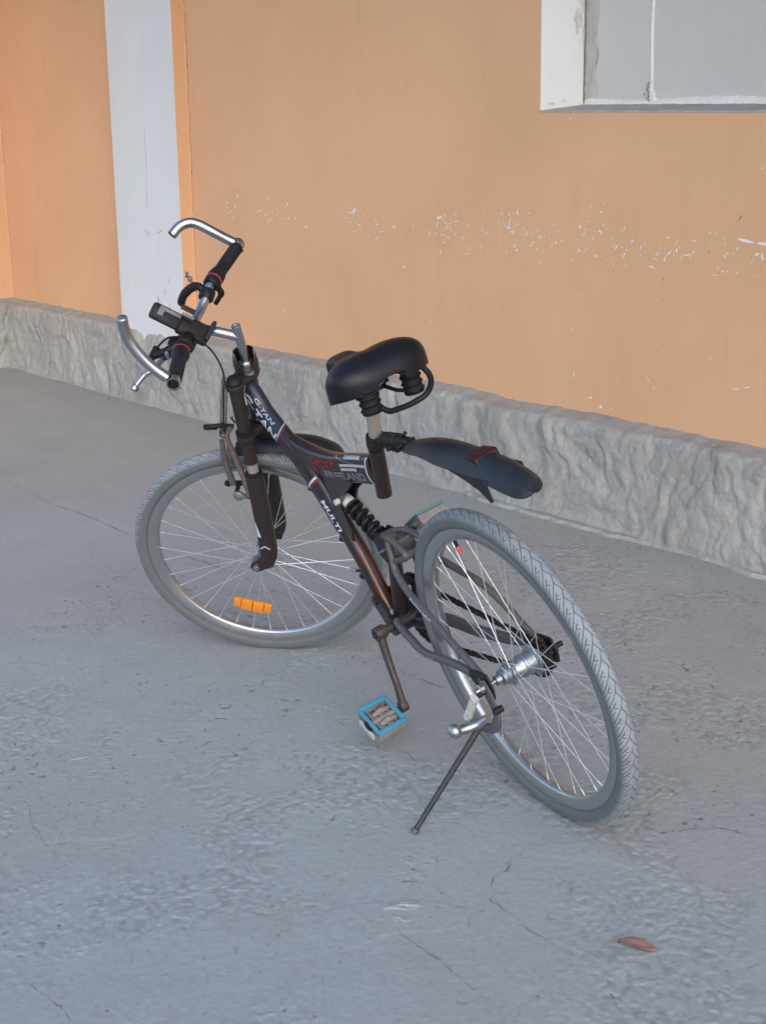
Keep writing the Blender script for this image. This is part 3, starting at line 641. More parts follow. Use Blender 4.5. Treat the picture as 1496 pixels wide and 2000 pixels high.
# arm decals
La = arm.L[-1]
mb = MB(); letter(mb, 'FREELAND', .034, arm, La - .225, -.0205, .0, .0010, 1.20, .70, .0009)
part(mb, 'lettering', 'silverprint', frame)
mb = MB(); letter(mb, 'FREELAND', .034, arm, La - .225, -.0205, .0, -.0008, 1.20, .70, .0013)
part(mb, 'lettering_core', 'navy', frame)
mb = MB(); letter(mb, 'SPORT', .036, arm, La - .275, .0015, .0, .0010, 1.05, .78, .0010)
rows = [[(La - .275 + i * .006 + .008 * k / 6, -.004 - .024 * k / 6) for k in range(7)] for i in range(4)]
sect(mb, rows, arm, .0010); part(mb, 'lettering', 'redprint', frame)
mb = MB(); R = random.Random(1)
for j, (l0, l1, w) in enumerate(((La - .135, La - .022, .0105), (La - .135, La - .060, .0010))):
    x = l0
    while x < l1:
        d = R.uniform(.006, .011); sect(mb, [[(x, w), (x, w + .0062)], [(x + d, w), (x + d, w + .0062)]], arm, .0010); x += d + .0022
part(mb, 'small_print', 'white', frame)['kind'] = 'stuff'
mb = MB(); rows = [[(La - .020 + q * .006 + .016 * abs(k / 12 - .45), (-.92 + 1.86 * k / 12) * .034) for k in range(13)] for q in range(2)]
sect(mb, rows, arm, .0011)
part(mb, 'white_bar_decal', 'white', frame)
mb = MB(); rows = [[(La - .155 + q * .006 + .085 * (k / 12) ** 1.6, .033 - .016 * (k / 12)) for k in range(13)] for q in range(2)]; sect(mb, rows, arm, .0011)
rows = [[(La - .112 + q * .075, .0335 * f) for f in (.80, .9, .97, .985)] for q in (0, .5, 1)]; sect(mb, rows, arm, .0011)
part(mb, 'silver_swoosh_decal', 'silverprint', frame)
# MULTI decal on the down tube
LM = next(L for L, c in zip(dt.L, dt.c) if c.z < .60)
mb = MB(); rows = [[(LM - .016 + .115 * i / 10, -.022 + .046 * k / 8) for k in range(9)] for i in range(11)]; sect(mb, rows, dt, .0012); part(mb, 'black_decal', 'navy', frame)
mb = MB(); letter(mb, 'MULTI', .024, dt, LM + .018, .002, .2, .0007, 1.25, .75, .0018)
rows = [[(LM - .022 + .12 * i / 14, -.016 + .003 * math.sin(i * 1.9)), (LM - .022 + .12 * i / 14, -.0125 + .003 * math.sin(i * 1.9))] for i in range(15)]; sect(mb, rows, dt, .0018)
rows = [[(LM - .030 + q * .006, -.024 + .055 * k / 8) for k in range(9)] for q in range(2)]; sect(mb, rows, dt, .0018)
part(mb, 'lettering', 'white', frame)
mb = MB(); rows = [[(LM - .022 + q * .005, -.024 + .055 * k / 8) for k in range(9)] for q in range(2)]; sect(mb, rows, dt, .0018); part(mb, 'red_line_decal', 'redprint', frame)
# cable guides on the lower side
for x, z in ((.647, .478), (.600, .392), (.735, .59)):
    mb = MB(); mb.tube([(x + .002, .012, z - .004), (x + .002, .020, z + .004)], .006, 10); mb.tube([(x - .012, .012, z + .004), (x + .004, .013, z)], .004, 8); part(mb, 'cable_guide', 'greasy', frame)

# ------------------------------------------------------------------ swingarm
mb = MB()
mb.tube([(.475, -.038, .308), (.475, -.03, .308), (.475, .03, .308), (.475, .038, .308)], .0235, 26)
mb.tube([(.425, 0, .500), (.455, 0, .41), (.484, 0, .325)], [.015, .017, .019], 20)
mb.tube([(.475, -.022, .30), (.44, -.03, .30), (.40, -.05, .31)], [.02, .02, .014], 16)
mb.prism([(.552, .36), (.535, .372), (.517, .36), (.455, .30), (.475, .285), (.50, .28), (.548, .335)], .024, .032)
mb.prism([(.552, .36), (.535, .372), (.517, .36), (.455, .30), (.475, .285), (.50, .28), (.548, .335)], -.018, -.010)
mb.tube([(.536, -.02, .353), (.536, .036, .353)], .010, 14)
swing = part(mb, 'swingarm', 'paint')
SL = [(.405, .016, .535), (.391, .022, .510), (.371, .032, .475), (.315, .042, .446), (.227, .052, .422), (.143, .062, .397), (.044, .072, .368), (.018, .077, .357)]
sl = Loft([(p, .0084, .0080) for p in SL], 2.0, 8); part(sl.mesh(MB(), 16), 'seat_stay', 'stay', swing)
mb = MB(); mb.tube(cr([(.405, -.016, .535), (.361, -.030, .518), (.302, -.050, .486), (.253, -.060, .470), (.195, -.065, .459), (.137, -.070, .431), (.056, -.075, .374), (.015, -.078, .355)], 6), .0082, 16); part(mb, 'seat_stay', 'stay', swing)
CL = [(.455, .030, .325), (.438, .035, .322), (.370, .045, .312), (.301, .055, .308), (.173, .062, .334), (.049, .072, .352), (.02, .076, .352)]
cl_ = Loft([(p, .0098, .0090) for p in CL], 2.0, 8); part(cl_.mesh(MB(), 16), 'chain_stay', 'stay', swing)
mb = MB(); Loft([((.513, -.03, .298), .014, .008), ((.374, -.055, .311), .015, .008), ((.252, -.06, .320), .014, .008), ((.113, -.07, .338), .012, .008), ((.02, -.077, .35), .010, .008)], 3.5).mesh(mb, 20); part(mb, 'chain_stay', 'stay', swing)
mb = MB(); letter(mb, 'DYNAMIC', .020, sl, .150, -.0035, 0, .0003, 1.05, .6, .0012)
part(mb, 'lettering', 'white', swing); mb = MB(); letter(mb, 'FREELAND', .017, cl_, .13, -.006, 0, 0, 1.1, .7, .0012)
part(mb, 'lettering', 'white', swing); mb = MB()
rows = [[(.05 + .055 * i / 8, -.009 + .006 * math.sin(i / 8 * pi) + .004 * q) for q in range(2)] for i in range(9)]; sect(mb, rows, cl_, .0012); part(mb, 'white_swoosh', 'white', swing)
# brace bracket behind shock
mb = MB()
for yy in (-.022, .022):
    mb.tube(cr([(.425, yy * .6, .545), (.375, yy, .556), (.325, yy * 1.2, .548), (.305, yy * 1.3, .535), (.335, yy * 1.2, .518), (.385, yy, .498)], 5), .0075, 10)
mb.tube([(.305, -.03, .535), (.305, .03, .535)], .009, 12); mb.box((.425, 0, .53), (.04, .04, .034), bev=.006); mb.box((.36, 0, .535), (.012, .05, .034), bev=.004)
part(mb, 'brace_bracket', 'stay', swing)
mb = MB(); mb.prism([(.03, .375), (-.01, .378), (-.022, .35), (-.018, .325), (.01, .318), (.04, .335), (.06, .352), (.055, .37)], .078, .083); part(mb, 'dropout', 'greasy', swing)
mb = MB(); mb.prism([(.03, .375), (-.01, .378), (-.022, .35), (-.018, .325), (.01, .318), (.04, .335), (.06, .352), (.055, .37)], -.084, -.079); part(mb, 'dropout', 'greasy', swing)

# ------------------------------------------------------------------ shock
s0 = Vector((.572, .010, .603)); s1 = Vector((.430, .003, .512)); sd_ = (s1 - s0).normalized()
mb = MB(); mb.tube([s0 + sd_ * .03, s1 - sd_ * .01], .010, 14); shock = part(mb, 'shock_absorber', 'greasy')
mb = MB(); q = []
c0 = s0 + sd_ * .034; c1 = s1 - sd_ * .050; e1 = sd_.cross(Y).normalized(); e2 = sd_.cross(e1)
for i in range(4 * 20 + 1):
    a = 2 * pi * i / 20; q.append(c0.lerp(c1, i / 80) + (e1 * math.cos(a) + e2 * math.sin(a)) * .0160)
mb.tube(q, .0056, 10); part(mb, 'shock_coil', 'black', shock)
for cc in (c0 - sd_ * .003, c1 + sd_ * .005):
    mb = MB(); mb.disc(cc, sd_, .0210, .006); part(mb, 'spring_plate', 'greasy', shock)
mb = MB(); mb.lathe(s0, sd_, [(0, 0), (.0, .009), (.006, .014), (.018, .015), (.026, .011), (.030, .008)], 18); mb.tube([s0 + Vector((-.002, -.01, 0)), s0 + Vector((-.002, .028, 0))], .007, 12); part(mb, 'white_bushing', 'whiteplastic', shock)
mb = MB(); mb.box(s1 - sd_ * .022, (.030, .016, .013), R=sd_.to_track_quat('X', 'Z').to_matrix(), bev=.002); mb.tube([s1 + Vector((.004, -.024, -.004)), s1 + Vector((.004, .030, -.004))], .0065, 12); part(mb, 'shock_bolt', 'steel', shock)
mb = MB()
for yy in (-.018, .018): mb.prism([(.47, .535), (.455, .55), (.415, .55), (.405, .50), (.43, .478), (.45, .49)], yy - .0025, yy + .0025)
part(mb, 'shock_clevis', 'greasy', shock)

# ------------------------------------------------------------------ seat post, clamp, saddle
mb = MB(); pb = Vector((.345, 0, .778)); pt = Vector((.300, 0, .905)); mb.tube([pb, pt], .0140, 22); post = part(mb, 'seat_post', 'post')
pd_ = (pt - pb).normalized()
mb = MB(); mb.lathe(pb + pd_ * -.004, pd_, [(0, 0), (0, .0195), (.004, .021), (.026, .021), (.030, .0195), (.030, .0145)], 22); mb.box(pb + Vector((-.024, .0, .012)), (.02, .024, .02), bev=.004)
mb.tube([(.322, -.022, .79), (.322, .024, .79)], .004, 8); part(mb, 'seat_clamp', 'greasy', post)
# saddle skin
XS0, XS1 = .190, .430
def sad(u, k, n):
    """u 0 rear .. 1 nose; k angle index"""
    x = XS0 + (XS1 - XS0) * u
    if u < .28: w = .112 * (1 - ((.28 - u) / .285) ** 2.6) ** (1 / 2.4)
    else:
        q = min(1, (u - .28) / .46); q = q * q * (3 - 2 * q); w = .112 * (1 - q) + .033 * q
        if u > .88: w *= math.sqrt(max(0, 1 - ((u - .88) / .122) ** 2)) * .85 + .15
    zb = .942 - .016 * math.exp(-((u - .42) / .2) ** 2) - .006 * u
    zt = 1.011 - .012 * math.exp(-((u - .62) / .2) ** 2) - .043 * u * u
    rf = (1 - (max(0, .30 - u) / .30) ** 2.3) ** (1 / 2.0) if u < .30 else 1
    rf = .12 + .88 * rf
    if u > .85: rf *= (1 - ((u - .85) / .155) ** 2.4) ** .5 * .85 + .15
    th = pi * k / (n - 1); cy = math.cos(th); sy = math.sin(th)
    y = w * math.copysign(abs(cy) ** .60, cy)
    z = zb + .010 * min(1, abs(sy) * 12) + (zt - zb - .010) * rf * (abs(sy) ** .60)
    z -= .004 * math.exp(-(y / .02) ** 2) * max(0, 1 - abs(u - .45) / .4)
    return (x, y - .004, z)
mb = MB(); NU, NK = 44, 41; rows = []
for i in range(NU):
    u = .5 - .5 * math.cos(pi * i / (NU - 1)); rows.append([sad(u, k, NK) for k in range(NK)])
mb.grid(rows)
# underside
rows2 = []
for r in rows:
    L, Rr = Vector(r[0]), Vector(r[-1]); rows2.append([tuple(L.lerp(Rr, k / 8) + Vector((0, 0, .006 + .012 * math.sin(pi * k / 8)))) for k in range(9)])
mb.grid(rows2)
for a, b_ in ((rows, rows2),):
    mb.grid([[a[i][0] for i in range(NU)], [b_[i][0] for i in range(NU)]]); mb.grid([[a[i][-1] for i in range(NU)], [b_[i][-1] for i in range(NU)]])
saddle = part(mb, 'saddle', 'leather', angle=60)
def spring(c, h, r, mat='rubber'):
    prof = [(0, 0), (0, r)]
    for i in range(4):
        z0 = h * i / 4; prof += [(z0 + h * .04, r * .9), (z0 + h * .12, r * 1.08), (z0 + h * .19, r * .9)]
    prof += [(h, r * .9), (h, 0)]
    mb = MB(); mb.lathe(c, (0, 0, 1), prof, 20); return mb
part(spring((.212, .047, .898), .056, .0215), 'saddle_spring', 'rubber', saddle)
part(spring((.228, -.062, .893), .056, .0215), 'saddle_spring', 'rubber', saddle)
mb = MB()
for sgn in (1, -1):
    mb.tube(cr([(.425, sgn * .012, .955), (.40, sgn * .020, .925), (.34, sgn * .022, .918), (.28, sgn * .026, .912), (.245, sgn * .035, .905), (.225, sgn * .045, .905)], 6), .0042, 8)
mb.tube(cr([(.236, .034, .945), (.226, .034, .925), (.206, .031, .905), (.203, .018, .890), (.209, 0, .883), (.214, -.04, .878), (.212, -.075, .883), (.206, -.090, .900), (.204, -.092, .922), (.210, -.080, .950)], 6), .0062, 10)
part(mb, 'saddle_rail', 'rubber', saddle)
mb = MB(); mb.tube([(.298, -.034, .915), (.298, .034, .915)], .013, 16); mb.tube([(.298, -.046, .915), (.298, .046, .915)], .0045, 8); mb.lathe((.3065, 0, .885), (-.33, 0, .94), [(0, 0), (0, .016), (.006, .019), (.012, .0165), (.018, .019), (.024, .0165), (.032, .02), (.034, 0)], 18)
part(mb, 'saddle_clamp', 'greasy', saddle)

# ------------------------------------------------------------------ rear mudguard
sp = cr([(.205, 0, .812), (.16, 0, .826), (.09, 0, .842), (.02, 0, .850), (-.06, 0, .852), (-.13, 0, .850), (-.19, .002, .842), (-.230, .006, .829), (-.254, .010, .813)], 6)
rows = []; rin = []
for i, c in enumerate(sp):
    u = i / (len(sp) - 1); w = (.016 + .027 * min(1, u / .35) ** .8); 
    tf_ = math.sqrt(max(.0, 1 - (max(0, u - .58) / .425) ** 2.3)); w *= tf_
    dr = .030 * min(1, .35 + u * 1.6) * tf_ ** 1.6
    row = []; r2 = []
    for k in range(15):
        v = -1 + 2 * k / 14; ridge = .0018 * (math.exp(-((abs(v) - .38) / .07) ** 2))
        dz = -dr * abs(v) ** 2.1 + ridge; row.append((c.x, c.y + v * w, c.z + dz)); r2.append((c.x, c.y + v * (w - .002), c.z + dz - .0028))
    rows.append(row); rin.append(r2)
mb = MB(); mb.grid(rows); mb.grid(rin)
n = len(rows[0])
mb.grid([[r[0] for r in rows], [r[0] for r in rin]]); mb.grid([[r[-1] for r in rows], [r[-1] for r in rin]]); mb.grid([rows[-1], rin[-1]]); mb.grid([rows[0], rin[0]])
rf_ = part(mb, 'rear_mudguard', 'fender')
for sg in (1, -1):
    mb = MB(); yy = sg * .0425; mb.prism([(-.02, .823), (-.095, .822), (-.150, .826), (-.163, .787), (-.155, .782), (-.125, .800), (-.08, .812)], yy - .0015, yy + .0015); part(mb, 'side_spike', 'fender', rf_)
mb = MB()
mb.add([(-.050, .024, .834), (-.050, -.024, .834), (-.066, .020, .850), (-.066, -.020, .853), (-.104, .026, .853), (-.104, -.026, .856), (-.114, .026, .838), (-.114, -.026, .838)], [(0, 1, 3, 2), (2, 3, 5, 4), (4, 5, 7, 6), (0, 2, 4, 6), (1, 7, 5, 3), (0, 6, 7, 1)])
rl = part(mb, 'red_reflector', 'redlens', rf_, smooth=False); bv = rl.modifiers.new('bevel', 'BEVEL'); bv.width = .003; bv.segments = 2
mb = MB(); mb.box((.262, 0, .800), (.07, .030, .026), bev=.006); mb.tube(cr([(.30, 0, .798), (.26, .004, .806), (.21, 0, .812), (.18, 0, .815)], 4), [.014] * 4 + [.013] * 4 + [.012] * 5, 14)
mb.tube([(.245, -.024, .80), (.245, .026, .80)], .006, 10); mb.tube([(.205, -.02, .81), (.205, .022, .81)], .006, 10); mb.tube([(.225, 0, .815), (.195, 0, .835)], .004, 8)
for k in range(5): mb.lathe((.29 - k * .014, 0, .800 + k * .002), (1, 0, -.1), [(0, .013), (.003, .0175), (.006, .013)], 16)
part(mb, 'mudguard_mount', 'rubber', rf_)

# ------------------------------------------------------------------ drivetrain
BB = Vector((.475, 0, .308))
mb = MB(); mb.tube([(.475, .036, .308), (.475, .064, .309)], .011, 16)
cp = cr([(.475, .066, .309), (.470, .074, .285), (.462, .078, .245), (.445, .082, .19), (.433, .088, .140)], 6)
Loft([((.475, .070, .309), .0125, .010), ((.468, .074, .275), .0115, .0085), ((.458, .078, .235), .0105, .0075), ((.442, .083, .185), .0105, .007), ((.432, .088, .138), .0125, .0085)], 3).mesh(mb, 16)
mb.disc((.475, .070, .309), Y, .0165, .026, 22); mb.disc((.432, .088, .137), Y, .0135, .018, 20)
crank = part(mb, 'crank_arm', 'rusty'); mb = MB(); mb.disc((.475, .085, .309), Y, .008, .004, 16); part(mb, 'crank_bolt', 'greasy', crank)
mb = MB(); Loft([((.475, -.068, .307), .0125, .010), ((.49, -.078, .39), .010, .0075), ((.513, -.088, .480), .0125, .0085)], 3).mesh(mb, 16); mb.disc((.475, -.07, .307), Y, .0165, .026, 20); mb.disc((.513, -.088, .481), Y, .013, .018, 18); part(mb, 'crank_arm', 'greasy')
def pedal(c, axis_dir, name, flat, matA, matB, roll):
    """c centre, spindle along +-y, flat: rotation about y of the body"""
    R = Matrix.Rotation(flat, 3, 'Y') @ Matrix.Rotation(roll, 3, 'Z')
    def P(x, y, z): return Vector(c) + R @ Vector((x, y, z))
    L, Wd, H = .094, .076, .025      # x fore-aft, y width
    def bx(mb, x, y, z, sx, sy, sz, bev=.003):
        mb.box(P(x, y, z), (sx, sy, sz), R=R, bev=bev)
    root = empty(name, bike)
    mb = MB()    # coloured cage ring top and bottom
    for zz in (H * .5,):
        bx(mb, L / 2 - .006, 0, zz, .013, Wd, .006); bx(mb, -L / 2 + .006, 0, zz, .013, Wd, .006)
        bx(mb, 0, Wd / 2 - .004, zz, L - .01, .010, .006); bx(mb, 0, -Wd / 2 + .004, zz, L - .01, .010, .006)
    part(mb, 'pedal_cage', matA, root)
    mb = MB(); bx(mb, L / 2 - .006, 0, -.003, .011, Wd * .95, H); bx(mb, -L / 2 + .006, 0, -.003, .011, Wd * .95, H); bx(mb, 0, Wd / 2 - .004, -H * .5, L - .01, .008, .006); bx(mb, 0, -Wd / 2 + .004, -H * .5, L - .01, .008, .006)
    mb.tube([P(0, -Wd / 2 - .012, 0), P(0, Wd / 2, 0)], .0085, 14)
    for xx in (-.016, .016): mb.tube([P(xx, -Wd * .36, .004), P(xx, -Wd * .1, .009), P(xx, Wd * .2, .004)], [.005, .0085, .005], 10)
    for yy in (-.02, .0, .02): bx(mb, 0, yy, 0, L * .8, .003, H * .6, .001)
    part(mb, 'pedal_core', matB, root)
    s_ = 1 if axis_dir > 0 else -1
    mb = MB(); mb.lathe(P(0, s_ * (Wd / 2 - .002), 0), R @ Vector((0, s_, 0)), [(0, 0), (0, .015), (.004, .0145), (.007, .010), (.008, 0)], 20); part(mb, 'bearing_cap', 'greasy', root)
    mb = MB(); bx(mb, .0, s_ * (Wd / 2 + .004), -.010, L * .62, .008, .016, .003); part(mb, 'side_reflector', 'clear', root)
    return root
pl = pedal((.436, .145, .133), 1, 'pedal', math.radians(-22), 'blue', 'pedalgrey', 0)
mb = MB(); mb.tube([(.432, .09, .137), (.432, .112, .134)], .006, 12); part(mb, 'spindle', 'greasy', pl)
pr = pedal((.513, -.142, .492), -1, 'pedal', math.radians(32), 'teal', 'pedalgrey', 0)
mb = MB(); mb.tube([(.513, -.09, .481), (.513, -.112, .482)], .006, 12); part(mb, 'spindle', 'greasy', pr)
# chainring with teeth
def cog(c, y, r, nt_, th, hole):
    mb = MB(); outer = []; 
    for i in range(nt_ * 4):
        a = 2 * pi * i / (nt_ * 4); rr = r + (.0035 if i % 4 in (0, 1) else -.0015); outer.append((c[0] + rr * math.cos(a), c[1] + rr * math.sin(a)))
    inner = [(c[0] + hole * math.cos(2 * pi * i / (nt_ * 4)), c[1] + hole * math.sin(2 * pi * i / (nt_ * 4))) for i in range(nt_ * 4)]
    N = nt_ * 4
    vs = [(x, y - th / 2, z) for x, z in outer] + [(x, y + th / 2, z) for x, z in outer] + [(x, y - th / 2, z) for x, z in inner] + [(x, y + th / 2, z) for x, z in inner]
    fs = []
    for i in range(N):
        j = (i + 1) % N; fs += [(i, j, N + j, N + i), (2 * N + j, 2 * N + i, 3 * N + i, 3 * N + j), (i, 2 * N + i, 2 * N + j, j), (N + i, N + j, 3 * N + j, 3 * N + i)]
    mb.add(vs, fs); return mb
chr_ = part(cog((.475, .308), -.045, .082, 42, .003, .066), 'chainring', 'greasy', angle=20)
mb = MB()
for k in range(5):
    a = 2 * pi * k / 5 + .3; mb.tube([BB + Vector((0, -.045, 0)), BB + Vector((.07 * math.cos(a), -.045, .07 * math.sin(a)))], [.012, .007], 8)
part(mb, 'chainring_spider', 'greasy', chr_)
mb = MB(); mb.lathe((.475, -.056, .308), (0, 1, 0), [(0, .07), (0, .092), (.002, .094), (.004, .092), (.004, .07)], 48); part(mb, 'chain_guard', 'black', chr_)
# chain: links along a loop
Rr_, Rc_ = .040, .082; C0 = Vector((0, -.045, .35)); C1 = Vector((.475, -.045, .308))
def chainpath():
    pts = []; d = (C1 - C0); D = math.hypot(d.x, d.z); base = math.atan2(d.z, d.x); al = math.acos((Rc_ - Rr_) / D)
    at_ = base + pi - al; ab = base + pi + al   # contact angles measured at centres
    def arc(c, r, a0, a1, n): return [c + Vector((r * math.cos(a0 + (a1 - a0) * i / n), 0, r * math.sin(a0 + (a1 - a0) * i / n))) for i in range(n + 1)]
    pts += arc(C1, Rc_, base + pi - al - 0, base - pi + al, 60)        # over the top and around the front
    pts += arc(C0, Rr_, base - pi + al, base - pi - al + 0.0, 30)
    pts.append(pts[0]); return pts
cpts = chainpath(); cum = [0]
for a_, b_ in zip(cpts[:-1], cpts[1:]): cum.append(cum[-1] + (b_ - a_).length)
def pathat(L):
    L %= cum[-1]; i = max(j for j in range(len(cum)) if cum[j] <= L); i = min(i, len(cpts) - 2)
    return cpts[i].lerp(cpts[i + 1], (L - cum[i]) / max(1e-9, cum[i + 1] - cum[i]))
NL = int(cum[-1] / .0127); mb = MB()
for i in range(NL):
    p0 = pathat(i * cum[-1] / NL); p1 = pathat((i + 1) * cum[-1] / NL); c = (p0 + p1) / 2; dx = (p1 - p0).normalized(); dz = dx.cross(Y)
    Rm = Matrix((dx, Y, dz)).transposed(); off = .0042 if i % 2 else .0026
    for sg in (1, -1): mb.box(c + Y * off * sg, (.0175, .0012, .0088), R=Rm)
    mb.tube([p0 - Y * .0045, p0 + Y * .0045], .0038, 6)
chain = part(mb, 'chain', 'greasy', smooth=False); chain['kind'] = 'stuff'

# ------------------------------------------------------------------ wheels
def tyre_mesh(Ro, rt, seat_r, name, parent, flip=1):
    Rc = Ro - rt; nu = 1700; full = 2 * pi
    al = np.concatenate([np.radians([-148, -135, -122, -108, -95, -86]), np.radians(np.linspace(-78, 78, 67)), np.radians([86, 95, 108, 122, 135, 148])])
    ph = np.linspace(0, full, nu, endpoint=False)
    PH, AL = np.meshgrid(ph, al, indexing='ij')
    v = AL / np.radians(78); av = np.abs(v); npd = round(full * Ro / .0330); per = full * Ro / npd
    s_ = PH * Ro + np.where(v < 0, .5 * per, 0)
    def line(phase): return np.abs(phase - np.round(phase)) * per
    sm = lambda d, w: np.clip(1.6 * (1 - d / w), 0, 1)
    slope = 1.25 * av ** .85
    d1 = line(s_ / per - slope); g1 = sm(d1, .0019) * ((av > .08) & (av < .93))
    d2 = line(s_ / per - .36 - 1.15 * av ** .85); g2 = sm(d2, .0016) * ((av > .36) & (av < .88))
    d3 = line(s_ / per - .68 - 1.1 * av ** .8); g2 = np.maximum(g2, sm(d3, .0016) * ((av > .55) & (av < .90)))
    hook = np.hypot((av - .42) * rt * 1.36, line(s_ / per - .72 - .9 * .42)); g2 = np.maximum(g2, sm(np.abs(hook - .0042), .0012) * (av > .36))
    cen = .11 * np.sin(2 * pi * PH * Ro / per); g3 = sm(np.abs(v - cen) * rt * 1.36, .0014)
    g_ = np.maximum(np.maximum(g1, g2), g3)
    rr = rt - .0012 * g_ + np.where(av < 1, .0006, 0)
    rho = Rc + rr * np.cos(AL); y = rr * np.sin(AL) * flip
    # squash flanks toward the bead
    y = np.where(np.abs(AL) > np.radians(110), np.sign(y) * np.maximum(np.abs(y), .0115), y)
    rho = np.where(np.abs(AL) > np.radians(140), np.maximum(rho, seat_r), rho)
    co = np.stack([rho * np.cos(PH), y, rho * np.sin(PH)], -1).reshape(-1, 3)
    na_ = len(al); i, j = np.meshgrid(np.arange(nu), np.arange(na_ - 1), indexing='ij'); i2 = (i + 1) % nu
    F_ = np.stack([i * na_ + j, i * na_ + j + 1, i2 * na_ + j + 1, i2 * na_ + j], -1).reshape(-1, 4)
    if flip < 0: F_ = F_[:, ::-1]
    me = bpy.data.meshes.new(name); me.vertices.add(len(co)); me.vertices.foreach_set('co', co.ravel())
    me.loops.add(F_.size); me.loops.foreach_set('vertex_index', F_.ravel()); me.polygons.add(len(F_))
    me.polygons.foreach_set('loop_start', np.arange(0, F_.size, 4)); me.polygons.foreach_set('use_smooth', np.ones(len(F_), bool))
    me.update(calc_edges=True)
    a = me.attributes.new('groove', 'FLOAT', 'POINT'); a.data.foreach_set('value', (g_ * .95).ravel().astype(np.float32))
    a = me.attributes.new('side', 'FLOAT', 'POINT'); a.data.foreach_set('value', (np.clip((np.abs(np.degrees(AL)) - 50) / 26, 0, 1) * .75 + (np.abs(np.degrees(AL)) > 128) * .35).ravel().astype(np.float32))
    me.materials.append(MAT['tyre']); o = bpy.data.objects.new(name, me); S.collection.objects.link(o); o.parent = parent; return o
def hub_mesh(front):
    mb = MB()
    if front:
        prof = [(-.052, 0), (-.052, .0075), (-.036, .0085), (-.034, .019), (-.030, .019), (-.027, .012), (0, .0105), (.027, .012), (.030, .019), (.034, .019), (.036, .0085), (.052, .0075), (.052, 0)]
    else:
        prof = [(-.062, 0), (-.062, .012), (-.040, .014), (-.038, .033), (-.034, .033), (-.030, .0245), (-.012, .023), (-.010, .0245), (-.007, .023), (-.004, .0245), (.0, .023), (.010, .020), (.016, .0185), (.022, .022), (.0235, .0265), (.027, .0265), (.030, .019), (.036, .0195), (.039, .0165), (.046, .0165), (.049, .0115), (.060, .0105), (.062, 0)]
    mb.lathe((0, 0, 0), Y, prof, 32); return mb
def make_wheel(name, mw, Ro, rt, front):
    w = empty(name, bike, mw)
    rimo = Ro - 2 * rt + .003
    tyre_mesh(Ro, rt, rimo, 'tyre', w, 1)
    # rim: double lipped box section
    prof = [(rimo + .004, -.0125), (rimo + .004, -.0142), (rimo - .009, -.0145), (rimo - .011, -.0132), (rimo - .019, -.0122), (rimo - .0235, -.008), (rimo - .0245, 0)]
    prof = prof + [(r, -y) for r, y in prof[-2::-1]] + [(rimo - .002, .010), (rimo - .005, 0), (rimo - .002, -.010)]
    mb = MB(); N = 144; rows = []
    for i in range(N):
        a = 2 * pi * i / N; rows.append([(r * math.cos(a), y, r * math.sin(a)) for r, y in prof])
    rows.append(rows[0]); mb.grid(rows, closed=True)
    o = part(mb, 'rim', 'rim', w, angle=45)
    part(hub_mesh(front), 'hub', 'steel', w)
    mb = MB(); e = .066 if front else .092
    mb.tube([(0, -e, 0), (0, e, 0)], .0048, 12); part(mb, 'axle', 'steel', w)
    # spokes
    fl = ((.032, .0165), (-.032, .0165)) if front else ((.0255, .0235), (-.036, .030))
    ri = rimo - .024
    for side in (0, 1):
        yf, rfl = fl[side]
        for d in (0, 1):
            off = math.radians(64 if not front else 66) * (1 if d else -1); yy = yf + (.0026 if d else -.0026)
            mb = MB(); h = Vector((rfl * math.cos(off), yy, rfl * math.sin(off))); tip = Vector((ri, 0.003 * (1 if side == 0 else -1), 0))
            dr = (tip - h).normalized(); mb.tube([h, tip - dr * .012], .0009, 6); mb.tube([tip - dr * .014, tip + dr * .003], .0017, 8)
            me = None
            for k in range(9):
                ang = 2 * pi * (4 * k + 2 * d + side) / 36 + (.03 if front else .07)
                if me is None: o = mb.build('spoke', 'spoke', w); me = o.data
                else: o = bpy.data.objects.new('spoke', me); S.collection.objects.link(o); o.parent = w
                o.rotation_euler = (0, -ang, 0)
    return w
def inv(O_, X_, Z_): return bmat(t_, n_, up, O).inverted() @ bmat(X_, Z_.cross(X_), Z_, O_)
RT = .021
rw = make_wheel('rear_wheel', Matrix.Translation((0, 0, .35)), .35, RT, False)
Yn = uf.cross(tf)
fwh = make_wheel('front_wheel', inv(fc, tf, uf), .332, RT, True)
# rear sprocket, guard, nuts
mb = cog((0, 0), -.045, .040, 20, .003, .012); o = part(mb, 'sprocket', 'greasy', rw, angle=20)
mb = MB(); mb.lathe((0, -.050, 0), Y, [(-.022, 0), (-.022, .018), (-.014, .022), (-.010, .034), (-.004, .038), (.0, .036), (.006, .03), (.010, .024)], 26)
for k in range(7):
    a = 2 * pi * k / 7; mb.box((.036 * math.cos(a), -.058, .036 * math.sin(a)), (.012, .012, .008), bev=.002)
part(mb, 'freewheel', 'greasy', rw)
mb = MB(); mb.lathe((0, .0855, 0), Y, [(0, 0), (0, .0155), (.002, .016), (.002, .0115), (.014, .0115), (.016, .0095), (.016, .006), (.024, .0055), (.024, 0)], 12); part(mb, 'axle_nut', 'steel', rw, angle=25)
mb = MB(); mb.lathe((0, -.108, 0), Y, [(0, 0), (0, .006), (.016, .006), (.016, .0105), (.024, .0105), (.024, 0)], 12); part(mb, 'axle_nut', 'greasy', rw, angle=25)
for e in (.053, -.064):
    mb = MB(); mb.lathe((0, e, 0), Y, [(0, 0), (0, .013), (.002, .013), (.002, .0095), (.011, .0095), (.011, 0)], 8); part(mb, 'axle_nut', 'steel', fwh, angle=25)
